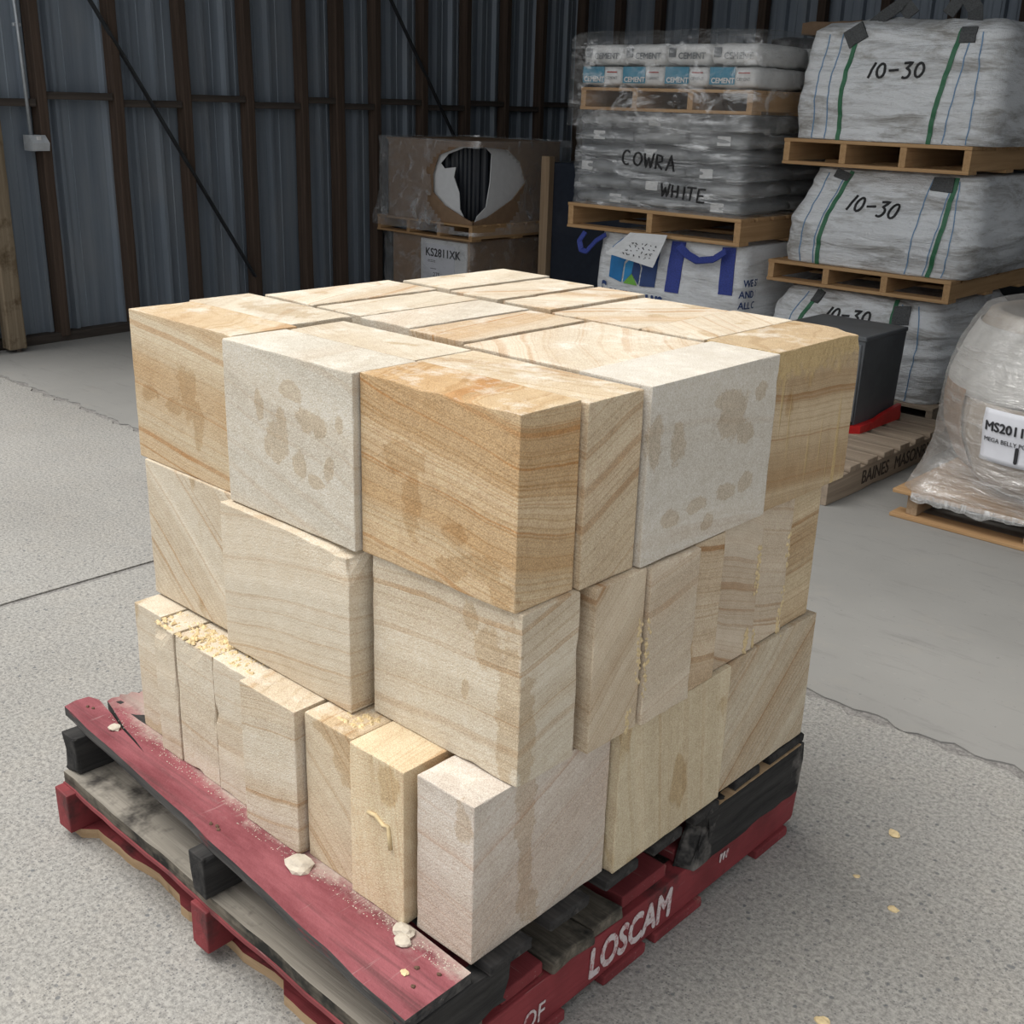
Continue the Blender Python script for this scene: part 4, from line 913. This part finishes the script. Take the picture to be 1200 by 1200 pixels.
# film: circle above, square skirt at the pallet
V, F = [], []; seg = 120
levels = [(0.60, 0.002, 1.0), (0.585, 0.02, 0.9), (0.57, 0.06, 0.62), (0.555, 0.11, 0.36), (0.54, 0.17, 0.16), (0.535, 0.25, 0.05), (0.53, 0.34, 0.0), (0.52, 0.46, 0.0), (0.485, 0.58, 0.0), (0.45, 0.66, 0), (0.42, 0.715, 0), (0.37, 0.735, 0), (0.25, 0.73, 0), (0.1, 0.725, 0), (0.01, 0.72, 0)]
fl = []
for (a, b) in zip(levels[:-1], levels[1:]):
    for q in range(4): fl.append(tuple(a[i] + (b[i] - a[i]) * q / 4 for i in range(3)))
fl.append(levels[-1])
for (r, z, sq) in fl:
    for i in range(seg):
        a = 2 * pi * i / seg; c, s_ = cos(a), sin(a)
        rs = 0.545 / max(abs(c), abs(s_)); rr = r * (1 - sq) + min(rs, 0.72) * sq
        if r > 0.3 and z > 0.003: rr += 0.006 * nz((c * 6, s_ * 6, z * 30), 3) + 0.010 * nz((c * 9, s_ * 9, z * 3), 5) * min(1, z * 5)
        x, y = rr * c, rr * s_
        V.append((x + 0.055 * sq, y + 0.025 * sq, z))
for j in range(len(fl) - 1):
    for i in range(seg):
        i2 = (i + 1) % seg; F.append((j * seg + i, j * seg + i2, (j + 1) * seg + i2, (j + 1) * seg + i))
link('stretch_wrap', mesh('stretch_wrap', V, F, True), film('pot_film', 0.30, 0.85, (4, 4, 34), (0.80, 0.78, 0.75), 2.0, 0.2, 0.2), PT)
# hanging wrap hem over the pallet edge
V, F = [], []
for i in range(61):
    x = -0.42 + 1.0 * i / 60; d = 0.018 + 0.022 * abs(nz((i * 0.35, 0, 0), 6)) + 0.01 * sin(i * 0.12)
    V += [(x, -0.523, 0.004), (x, -0.528, -d * 0.6), (x, -0.527, -d)]
for i in range(60):
    for q in range(2): F.append((i * 3 + q, i * 3 + q + 1, i * 3 + 4 + q, i * 3 + 3 + q))
link('wrap_hem', mesh('wrap_hem', V, F), film('hem_film', 0.5, 0.95, (30, 4, 8), (0.75, 0.75, 0.74), 4.0), PT)
PAPER = plain('white_label_paper', (0.70, 0.71, 0.76), 0.6, var=0.03)
lab = thing('dummy', 'x', 'x') if False else None
LA0, LA1, LZ0, LZ1 = 249.5, 284, 0.195, 0.395
lp = wrap_patch('stock_label', 0.045, LZ0, LZ1, LA0, LA1, PAPER, PT, rf=lambda z: potr(max(0.25, z)))
lp['label'] = 'white paper label printed MS2011'
PRINT = plain('black_print', (0.03, 0.03, 0.035), 0.6)
def pot_text(body, size, a, z, bold=0.0, sx=1.0):
    me = text_mesh('label_print', body, size, 0.0004, 'LEFT', 0, bold)
    for v in me.vertices:
        zz = z + v.co.y; r = potr(max(0.25, zz)) + 0.0475 + v.co.z
        an = radians(a) + v.co.x * sx / 0.55
        v.co = Vector((r * cos(an), r * sin(an), zz))
    return link('label_print', me, PRINT, lp)
pot_text('MS2011', 0.050, 250.8, 0.315, 0.0016); pot_text('MEGA BELLY POT', 0.024, 250.8, 0.272); pot_text('1', 0.085, 263, 0.212, 0.003); pot_text('1', 0.085, 269, 0.212, 0.003)

# ------------------------------------------------------------------ logo bag with blue loops, cement stacks
QX0, QX1, QY = -3.66, -2.42, 4.44
QC = (QX0 + QX1) / 2
pallet('timber_pallet', 'pallet on the concrete under the logo bag', QX0 + 0.05, QY + 0.04, 1.15, 1.1, 0, 0.12, PINE, 3)
sb = Bag(1.05, 1.1, 0.686, 0.08, lambda t: 0.985 + 0.03 * sin(pi * t), 0.006, 0.035, 31.0, zf=8, topb=0.0)
LB = thing('logo_bulk_bag', 'white bulk bag with a blue and green house logo and blue lifting loops', 'bulk bag', (QC + 0.108, QY + 0.60, 0.121))
link('bag_body', sb.mesh('bag_body'), BAGL, LB)
BLUEW = plain('blue_webbing', (0.035, 0.055, 0.26), 0.7, scale=150, var=0.25)
for x, w, ln in ((-0.455, 0.055, 0.40), (0.084, 0.095, 0.42), (0.425, 0.085, 0.38)):
    v, f = sb.strip([(x, 0.99 - ln * i / 14) for i in range(15)], w, 0.006)
    link('loop_webbing', mesh('loop_webbing', v, f), BLUEW, LB)
def loop(pts, w):
    P = [Vector(p) for p in pts]; out = []
    for i in range(len(P) - 1):
        for q in range(6): out.append(P[i].lerp(P[i + 1], q / 6))
    out.append(P[-1]); v, f = ribbon(out, [Vector((0.1, -0.7, 0.7)).normalized()] * len(out), w, 0.004)
    link('lifting_loop', mesh('lifting_loop', v, f), BLUEW, LB)
loop([(-0.44, -0.570, 0.672), (-0.50, -0.590, 0.63), (-0.56, -0.605, 0.56), (-0.60, -0.605, 0.565), (-0.622, -0.60, 0.62), (-0.60, -0.575, 0.672)], 0.032)
loop([(0.11, -0.590, 0.660), (0.18, -0.605, 0.62), (0.26, -0.615, 0.595), (0.36, -0.61, 0.612), (0.425, -0.590, 0.660)], 0.045)
def patch(poly, mat, name, off=0.005):
    # flat printed polygon laid on the bag front
    poly = [(a - 0.05, b) for a, b in poly]
    cx = sum(p[0] for p in poly) / len(poly); cz = sum(p[1] for p in poly) / len(poly)
    V = []; F = []; n_ = len(poly); K = 6
    for q in range(K + 1):
        for (x, z) in poly:
            xx, zz = cx + (x - cx) * q / K, cz + (z - cz) * q / K
            p = sb.front(xx, zz / sb.H); V.append((p.x, p.y - off, p.z))
    for q in range(K):
        for i in range(n_):
            j = (i + 1) % n_; F.append((q * n_ + i, q * n_ + j, (q + 1) * n_ + j, (q + 1) * n_ + i))
    return link(name, mesh(name, V, F), mat, LB)
def sub(poly, k=4):
    out = []
    for a, b in zip(poly, poly[1:] + poly[:1]): out += [(a[0] + (b[0] - a[0]) * i / k, a[1] + (b[1] - a[1]) * i / k) for i in range(k)]
    return out
LBLUE = plain('logo_mid_blue', (0.02, 0.17, 0.42), 0.6); NAVY = plain('logo_navy', (0.025, 0.055, 0.17), 0.6); CYAN = plain('logo_light_blue', (0.03, 0.24, 0.50), 0.6); LGREEN = plain('logo_green', (0.16, 0.40, 0.06), 0.6)
zb = 0.405
patch(sub([(-0.345, zb + .02), (-0.24, zb), (-0.235, zb + 0.12), (-0.165, zb + 0.20), (-0.27, zb + 0.26), (-0.345, zb + 0.20)]), LBLUE, 'logo_print')
patch(sub([(0.015, zb), (-0.095, zb - .005), (-0.095, zb + 0.10), (-0.145, zb + 0.18), (-0.07, zb + 0.26), (0.015, zb + 0.20)]), NAVY, 'logo_print')
patch(sub([(-0.225, zb), (-0.165, zb + 0.06), (-0.165, zb + 0.175), (-0.225, zb + 0.11)]), CYAN, 'logo_print')
patch(sub([(-0.105, zb), (-0.165, zb + 0.06), (-0.165, zb + 0.175), (-0.105, zb + 0.10)]), NAVY, 'logo_print')
patch(sub([(-0.22, zb - .003), (-0.165, zb + 0.058), (-0.11, zb - .005)]), LGREEN, 'logo_print', 0.006)
def bag_text(bag, parent, body, size, x, z, mat, bold=0.0, sx=1.0, align='LEFT', off=0.008, nm='bag_print'):
    me = text_mesh(nm, body, size, 0.0006, align, 0, bold)
    for v in me.vertices:
        p = bag.front(x + v.co.x * sx, (z + v.co.y) / bag.H); v.co = Vector((p.x, p.y - off - v.co.z, p.z))
    return link(nm, me, mat, parent)
bag_text(sb, LB, 'Seymour', 0.165, -0.465, 0.282, NAVY, 0.003, 0.83)
for i, s_ in enumerate(('WE SUPPLY', 'AND DELIVER', 'ALL OF')):
    me = text_mesh('bag_print', s_, 0.056, 0.0006, 'LEFT', 0, 0.0008)
    for v in me.vertices:
        # continues round the corner of the bag
        x = 0.50 + v.co.x * 0.85 + (0 if i else 0.02); z = 0.470 - i * 0.062 + v.co.y
        Wf = sb.W / 2 - sb.r
        if x <= Wf: p = sb.front(x, z / sb.H); v.co = Vector((p.x, p.y - 0.006 - v.co.z, p.z))
        else:
            al = min(1.0, (x - Wf) / (sb.r * pi / 2)); extra = max(0.0, x - Wf - sb.r * pi / 2)
            w = -pi / 2 + al * pi / 2
            p = sb.pt(Wf + sb.r * cos(w), -sb.D / 2 + sb.r + sb.r * sin(w) + extra, cos(w), sin(w), 1.0, z / sb.H)
            v.co = p + Vector((cos(w), sin(w), 0)) * (0.006 + v.co.z)
    link('bag_print', me, NAVY, LB)
# paper tag tucked under the pallet
tg = thing('paper_tag', 'crumpled white paper tag hanging from the pallet over the logo bag', 'paper tag', (QC - 0.13, QY - 0.03, 0.60))
def tagxz(u, w):
    a = (-0.128 + 0.352 * u, 0.095 - 0.046 * u); b = (0.02 + 0.27 * u, 0.228 + 0.01 * u)
    return a[0] + (b[0] - a[0]) * w, a[1] + (b[1] - a[1]) * w
V, F = [], []
for j in range(9):
    for i in range(11):
        u, w = i / 10, j / 8
        x, z = tagxz(u, w)
        V.append((x, -0.028 - 0.012 * nz((u * 4, w * 4, 0), 2) + 0.03 * w, z))
for j in range(8):
    for i in range(10): F.append((j * 11 + i, j * 11 + i + 1, (j + 1) * 11 + i + 1, (j + 1) * 11 + i))
o = link('paper', mesh('paper', V, F), plain('dull_white_paper', (0.66, 0.67, 0.68), 0.7, var=0.04), tg)
sm = o.modifiers.new('solid', 'SOLIDIFY'); sm.thickness = 0.002
random.seed(3); parts = []
for r_ in range(4):
    for q in range(6):
        u = 0.30 + q * 0.11; w = 0.2 + r_ * 0.14
        x, z = tagxz(u, w)
        y = -0.028 - 0.012 * nz((u * 4, w * 4, 0), 2) + 0.03 * w - 0.003
        pts = [(x + random.uniform(-.012, .012), y, z + random.uniform(-.008, .008)) for _ in range(3)]
        parts.append(ribbon([Vector(p) for p in pts], [Vector((0, -1, 0))] * 3, 0.003, 0.001))
link('scribbles', mesh('scribbles', *join(parts)), PRINT, tg)
pallet('timber_pallet', 'pine pallet carrying the grey bags marked COWRA WHITE', QX0, QY, 1.24, 1.15, 0.815, 0.148, PINE, 3, btk=0.020, bw=0.045)

def pillow(name, sx, sy, sz, seed, pinch=0.62):
    """filled sack: x,y centred, z up from 0"""
    V, F, idx = [], [], {}
    nx, ny, nn = 14, 12, 6
    bm = bmesh.new(); bmesh.ops.create_cube(bm, size=2.0)
    bmesh.ops.subdivide_edges(bm, edges=bm.edges[:], cuts=7, use_grid_fill=True)
    for v in bm.verts:
        p = v.co
        ax, ay = abs(p.x), abs(p.y)
        edge = max(ax ** 6, ay ** 6)
        th = 1 - pinch * edge
        x = p.x * (1 - 0.06 * abs(p.z) ** 3 - 0.02 * ay ** 4); y = p.y * (1 - 0.06 * abs(p.z) ** 3 - 0.02 * ax ** 4)
        q = Vector((x * sx / 2, y * sy / 2, p.z * sz / 2 * th))
        q += Vector((nz((q.x * 14, q.y * 14, q.z * 30), seed), nz((q.x * 14, q.y * 14, q.z * 30), seed + 3), nz((q.x * 12, q.y * 12, 2), seed + 5))) * 0.005
        v.co = q + Vector((0, 0, sz / 2))
    me = bpy.data.meshes.new(name); bm.to_mesh(me); bm.free()
    me.polygons.foreach_set('use_smooth', [True] * len(me.polygons)); return me
GREYBAG = [plain('grey_plastic_sack_%d' % i, c, 0.35, var=0.25, scale=9) for i, c in enumerate(((0.20, 0.21, 0.215), (0.27, 0.275, 0.275), (0.15, 0.16, 0.165)))]
LABW = plain('white_sack_label', (0.64, 0.64, 0.63), 0.5)
random.seed(5)
sackm = [pillow('sack', 0.380, 0.545, 0.0845, i, 0.42) for i in range(3)]
for j, mm_ in enumerate(sackm): mm_.materials.append(GREYBAG[j])
LAY = 6
for L in range(LAY):
    z = 0.963 + L * 0.0885
    for q in range(4):
        if q < 3: x, y = QX0 + 0.225 + q * 0.393, QY + 0.31
        else: x, y = QX0 + 0.225 + 2 * 0.393, QY + 0.31 + 0.56
        x += random.uniform(-.003, .003)
        t = thing('grey_sack', 'grey plastic sack, ' + ('lowest layer on the pine pallet', 'second layer above the pine pallet', 'third layer up', 'fourth layer up', 'fifth layer up', 'top layer under the shaded pallet')[L] + (', at the torn-carton end', ', in the middle of the row', ', at the 10-30 bag end', ', behind the 10-30 end one')[q], 'sack', (x, y + random.uniform(-.004, .004), z + 0.003), 0, 'grey sacks marked COWRA WHITE')
        o = link('sack_body', sackm[random.randrange(3)], None, t)
        if q < 3 and (L + q) % 2 == 0:
            link('sack_label', plainbox('sack_label', 0.085, 0.004, 0.05, 0.001), LABW, t, (random.uniform(-.12, .12), -0.270, 0.018))
topz = 0.963 + LAY * 0.0885 + 0.006
UZ = 1.502
pallet('timber_pallet', 'shaded pallet between the grey sacks and the cement bags', QX0 + 0.06, QY, 1.18, 1.15, UZ, 0.125, PINE, 4, btk=0.018, bw=0.04)
CEMW = plain('white_cement_paper', (0.68, 0.68, 0.67), 0.7, var=0.08); CEMB = plain('blue_cement_print', (0.05, 0.24, 0.36), 0.6); CREDP = plain('red_print', (0.40, 0.05, 0.04), 0.6); GRYP = plain('grey_print', (0.16, 0.17, 0.18), 0.6)
cemm = [pillow('cement_bag', 0.286, 0.54, 0.116, 10 + i, 0.22) for i in range(2)]
for mm_ in cemm: mm_.materials.append(CEMW)
for L in range(2):
    for q in range(6):
        if q < 4: x, y = QX0 + 0.20 + q * 0.296, QY + 0.29
        else: x, y = QX0 + 0.20 + 3 * 0.296, QY + 0.29 + 0.55 * (q - 3)
        if q == 5: continue
        t = thing('cement_bag', ('blue-panelled cement bag in the lower layer, ' if L == 0 else 'white cement bag in the upper layer, ') + ('at the end towards the torn carton', 'second from the torn-carton end', 'third from the torn-carton end', 'at the end towards the 10-30 bags', 'behind the end bag')[q], 'cement bag', (x, y, UZ + 0.128 + L * 0.119), 0, ('lower cement bags' if L == 0 else 'upper cement bags'))
        link('bag_body', cemm[q % 2], None, t)
        def cem_text(body, size, x_, z_, mat, bold=0.0):
            me = text_mesh('bag_print', body, size, 0.0006, 'LEFT', 0, bold)
            for v in me.vertices: v.co = Vector((v.co.x, -v.co.z, v.co.y))
            link('bag_print', me, mat, t, (x_, -0.281, z_ - 0.003))
        if q < 4:
            if L == 0:
                link('blue_panel', plainbox('blue_panel', 0.16, 0.004, 0.088, 0.001), CEMB, t, (-0.06, -0.274, 0.022))
                cem_text('CEMENT', 0.038, -0.125, 0.032, CEMW, 0.001)
                link('red_band', plainbox('red_band', 0.07, 0.004, 0.006, 0.0), CREDP, t, (0.075, -0.274, 0.078)); cem_text('CEMENT', 0.022, 0.035, 0.045, GRYP)
            else:
                link('grey_square', plainbox('grey_square', 0.045, 0.004, 0.05, 0.0), GRYP, t, (-0.10, -0.274, 0.04))
                cem_text('CEMENT', 0.046, -0.055, 0.035, GRYP, 0.0012)
# wraps round the load
def shell(name, x0, x1, y0, y1, z0, z1, mat, parent, amp=0.008, seed=0.0, zf=30, rnd=0.05, close=True, hem=None):
    b = Bag(x1 - x0, y1 - y0, z1 - z0, rnd, lambda t: 1.0, amp, 0.0, seed, zf=zf)
    P = b.path(30); m_ = len(P); rows = 40; V, F = [], []
    for j in range(rows + 1):
        t = j / rows
        for q in P:
            p = b.pt(*q, t)
            zz = p.z
            if hem and j == 0: zz += hem * nz((p.x * 4, p.y * 4, 0), seed)
            if t > 0.9 and close: sh = 1 - 0.05 * ((t - 0.9) / 0.1) ** 2
            else: sh = 1
            V.append((p.x * sh, p.y * sh, zz))
    for j in range(rows):
        for i in range(m_):
            i2 = (i + 1) % m_; F.append((j * m_ + i, j * m_ + i2, (j + 1) * m_ + i2, (j + 1) * m_ + i))
    if close:
        prev = rows * m_
        for sc in (0.8, 0.5, 0.2, 0.01):
            cur = len(V)
            for q in P:
                p = b.pt(*q, 1.0); V.append((p.x * sc, p.y * sc, p.z + 0.014 * nz((p.x * sc * 5, p.y * sc * 5, 1), seed) + 0.01))
            for i in range(m_):
                i2 = (i + 1) % m_; F.append((prev + i, prev + i2, cur + i2, cur + i))
            prev = cur
    return link(name, mesh(name, V, F, True), mat, parent), b
WR = thing('stretch_wrap', 'clear stretch wrap round the grey sacks with COWRA WHITE written on it', 'plastic wrap', (QC + 0.0, QY + 0.58, 0.9632))
o, wb = shell('wrap_film', -0.61, 0.61, -0.575, 0.575, 0.0, 0.537, film('load_film', 0.16, 0.85, (2.5, 2.5, 26), (0.72, 0.74, 0.76), 7.0, 0.15, 0.10), WR, 0.008, 3.0, 26, 0.06, close=False)
for body, x, z, h in (('COWRA', -0.225, 0.245, 0.078), ('WHITE', 0.065, 0.085, 0.070)):
    parts = []
    for st in writing(body, h, 1.0, -0.06, 0.1):
        parts.append(wb.strip([(x + a, (z + b) / wb.H) for a, b in dense(st, 0.012)], 0.009, 0.006))
    o = link('marker_writing', mesh('marker_writing', *join(parts)), INK, WR); o['label'] = 'handwritten black word ' + body
HD = thing('plastic_hood', 'clear plastic hood hanging over the cement bags', 'plastic cover', (QC + 0.012, QY + 0.582, 1.40))
shell('hood_film', -0.655, 0.655, -0.625, 0.625, 0.0, 0.525, film('hood_film_mat', 0.06, 0.6, (5, 5, 9), (0.70, 0.71, 0.71), 11.0, 0.12, 0.10), HD, 0.014, 8.0, 7, 0.07, True, 0.05)
# stack behind the cement bags, in the dark
t = thing('dark_stack', 'dark tarp-covered stack behind the cement bags', 'covered stack', (-2.55, 6.6, 0))
link('stack_body', boxmesh('stack_body', 1.5, 1.2, 1.98, 0.10, 0.01, 0.03, 0.08, 0.015, 6), plain('dark_tarp', (0.035, 0.036, 0.038), 0.4), t)
for i in range(3):
    tt = thing('folded_carton', ('flattened brown carton on top of the tarp-covered stack', 'second flattened carton on the tarp-covered stack', 'black folded sheet on the tarp-covered stack')[i], ('carton', 'carton', 'sheet')[i], (-2.92 + 0.46 * i, 6.35, 1.998), 0.04 * i)
    link('carton_body', boxmesh('carton_body', 0.42, 0.5, 0.06 + 0.02 * (i == 0), 0.06, 0.004, 0.004, 0.05, 0.01, 40 + i), (CARD, plain('grey_card', (0.16, 0.13, 0.11), 0.8), MATS['dark_tarp'])[i], tt)

# ------------------------------------------------------------------ torn carton on two tiers near the sheet wall
KX0, KX1, KY = -6.03, -5.04, 5.0
kp = thing('lower_carton', 'wrapped lower carton with a printed KS label, under the torn carton', 'carton', (KX0, KY, 0.0))

FOAM = plain('white_foam_liner', (0.70, 0.71, 0.72), 0.7, var=0.04)
link('carton_body', plainbox('carton_body', 0.86, 0.94, 0.4265, 0.006), CARD, kp, (0.50, 0.51, 0.12))
link('white_sleeve', plainbox('white_sleeve', 0.50, 0.02, 0.40, 0.004), FOAM, kp, (0.66, 0.035, 0.125))
link('stock_label', plainbox('stock_label', 0.34, 0.006, 0.28, 0.001), PAPER, kp, (0.62, 0.02, 0.215))
def flat_text(body, size, x, y, z, mat, parent, bold=0.0, nm='label_print'):
    me = text_mesh(nm, body, size, 0.0006, 'LEFT', 0, bold)
    for v in me.vertices: v.co = Vector((v.co.x, -v.co.z, v.co.y))
    return link(nm, me, mat, parent, (x, y, z))
flat_text('KS2811XK', 0.085, 0.475, 0.0155, 0.40, PRINT, kp, 0.002)
for i in range(3): flat_text(('12345678', 'POT', '275')[i] if False else ('===', '----', '275')[i], 0.05, 0.50 + .03 * i, 0.0155, 0.345 - i * 0.05, PRINT, kp)
pallet('timber_pallet', 'pallet on the concrete under the lower wrapped carton', KX0, KY + 0.02, 1.0, 1.0, 0, 0.12, PINE, 3)
pallet('timber_pallet', 'pallet between the lower carton and the torn carton', KX0 - 0.06, KY - 0.01, 1.06, 1.02, 0.546, 0.118, PINE, 4, btk=0.016)
tc = thing('torn_carton', 'brown carton with a torn corner showing white foam and a black ribbed pot', 'carton', (KX0, KY, 0.664))
W_, H_, D_ = 0.97, 0.575, 0.95
def face(name, poly, plane, mat, thick=0.006):
    V = [((a, 0.0, b) if plane == 'f' else (0.0, a, b)) for a, b in poly]
    me = mesh(name, V, [tuple(range(len(V)))])
    o = link(name, me, mat, tc, (0, 0.03, 0) if plane == 'f' else (W_, 0.03, 0))
    sm = o.modifiers.new('solid', 'SOLIDIFY'); sm.thickness = thick; return o
face('front_panel', [(0.03, 0.0), (W_, 0.0), (W_, 0.02), (W_ - .10, 0.05), (W_ - .30, 0.12), (W_ - .43, 0.21), (W_ - .435, 0.34), (W_ - .37, 0.48), (W_ - .16, 0.545), (W_, 0.552), (W_, H_), (0.03, H_)], 'f', CARD)
face('side_panel', [(0.0, 0.0), (D_, 0.0), (D_, H_), (0.0, H_), (0.0, 0.552), (0.12, 0.55), (0.36, 0.53), (0.50, 0.44), (0.56, 0.29), (0.42, 0.17), (0.15, 0.05), (0.0, 0.02)], 's', CARD)
bx('back_panel', 0.03, W_, D_ + 0.02, D_ + 0.03, 0, H_, CARD, tc, 0); bx('side_panel', 0.03, 0.04, 0.03, D_ + 0.02, 0, H_, CARD, tc, 0)
bx('top_flap', 0.02, W_ + .005, 0.02, D_ + 0.03, H_ - 0.004, H_ + 0.01, CARD, tc, 0.002)
# foam liner just inside, also torn
o = face('foam_liner', [(0.06, 0.01), (W_ - 0.10, 0.01), (W_ - .17, 0.10), (W_ - .18, 0.22), (W_ - .24, 0.33), (W_ - .22, 0.40), (W_ - .34, 0.385), (W_ - .38, 0.42), (W_ - .30, 0.49), (W_ - .14, 0.54), (W_ - .04, 0.55), (W_ - 0.04, 0.56), (0.06, 0.56)], 'f', FOAM); o.location = (0, 0.06, 0)
o = face('foam_liner', [(0.05, 0.01), (D_ - .05, 0.01), (D_ - .05, 0.56), (0.05, 0.56), (0.16, 0.545), (0.22, 0.50), (0.21, 0.30), (0.17, 0.12), (0.08, 0.06)], 's', FOAM); o.location = (W_ - 0.035, 0.03, 0)
V, F = [], []; sg = 160
for z in (0.01, 0.12, 0.30, 0.545):
    for k_ in range(sg):
        r = 0.40 + 0.02 * z + (0.010 if (k_ // 2) % 2 else 0.0); a = 2 * pi * k_ / sg; V.append((r * cos(a), r * sin(a), z))
for j in range(3):
    for k_ in range(sg): F.append((j * sg + k_, j * sg + (k_ + 1) % sg, (j + 1) * sg + (k_ + 1) % sg, (j + 1) * sg + k_))
F.append(tuple(range(3 * sg, 4 * sg)))
o = link('ribbed_pot', mesh('ribbed_pot', V, F), plain('black_ribbed_pot', (0.018, 0.022, 0.030), 0.4), tc, (0.47, 0.52, 0)); o['label'] = 'black ribbed pot inside the carton'
fw = thing('torn_wrap', 'torn clear wrap hanging round the torn carton', 'plastic wrap', (KX0 + 0.5, KY + 0.52, 0.60))
def flared(name, mat, parent, skip, seed):
    b = Bag(1.10, 1.09, 0.66, 0.08, lambda t: 1.0 + 0.10 * max(0, 0.35 - t) / 0.35, 0.02, 0.0, seed, zf=6)
    P = b.path(26); m_ = len(P); rows = 26; V, F = [], []
    for j in range(rows + 1):
        for q in P: V.append(tuple(b.pt(*q, j / rows)))
    for j in range(rows):
        for i in range(m_):
            i2 = (i + 1) % m_
            c = (Vector(V[j * m_ + i]) + Vector(V[(j + 1) * m_ + i2])) / 2
            if skip(c): continue
            F.append((j * m_ + i, j * m_ + i2, (j + 1) * m_ + i2, (j + 1) * m_ + i))
    return link(name, mesh(name, V, F, True), mat, parent)
def tornhole(c):
    d = (c.y + 0.545) if c.x > 0.51 else (c.x - 0.55)   # distance along the two faces from the corner
    w = 0.50 + 0.06 * nz((c.x * 9, c.y * 9, c.z * 12), 2)
    return abs(d) < w and c.z < 0.62 and (abs(d) / w) ** 2 + ((c.z - 0.34) / 0.31) ** 2 < 1.05
flared('wrap_film', film('torn_film', 0.24, 0.95, (9, 9, 5), (0.68, 0.69, 0.70), 5.0, 0.2, 0.16), fw, tornhole, 4.0)
lw = thing('carton_wrap', 'hazy clear wrap round the lower carton with the KS label', 'plastic wrap', (KX0 + 0.50, KY + 0.51, 0.1205))
shell('wrap_film', -0.50, 0.50, -0.525, 0.525, 0.0, 0.424, film('low_film', 0.12, 0.55, (6, 6, 6), (0.68, 0.69, 0.70), 15.0, 0.2, 0.10), lw, 0.015, 12.0, 8, 0.06, False)
# dark crates with timber corner posts beside the cartons
dk = thing('dark_crate', 'dark navy wrapped crate with brown timber corner posts, beside the torn carton', 'crate', (-4.28, 6.1, 0))
link('crate_body', boxmesh('crate_body', 1.1, 1.0, 1.12, 0.1, 0.01, 0.015, 0.03, 0.008, 50), plain('navy_wrap', (0.022, 0.028, 0.042), 0.3), dk)
for x in (-0.55, 0.52): bx('corner_post', x - 0.03, x + 0.05, -0.56, -0.50, 0, 1.16, OLDP['z'], dk)
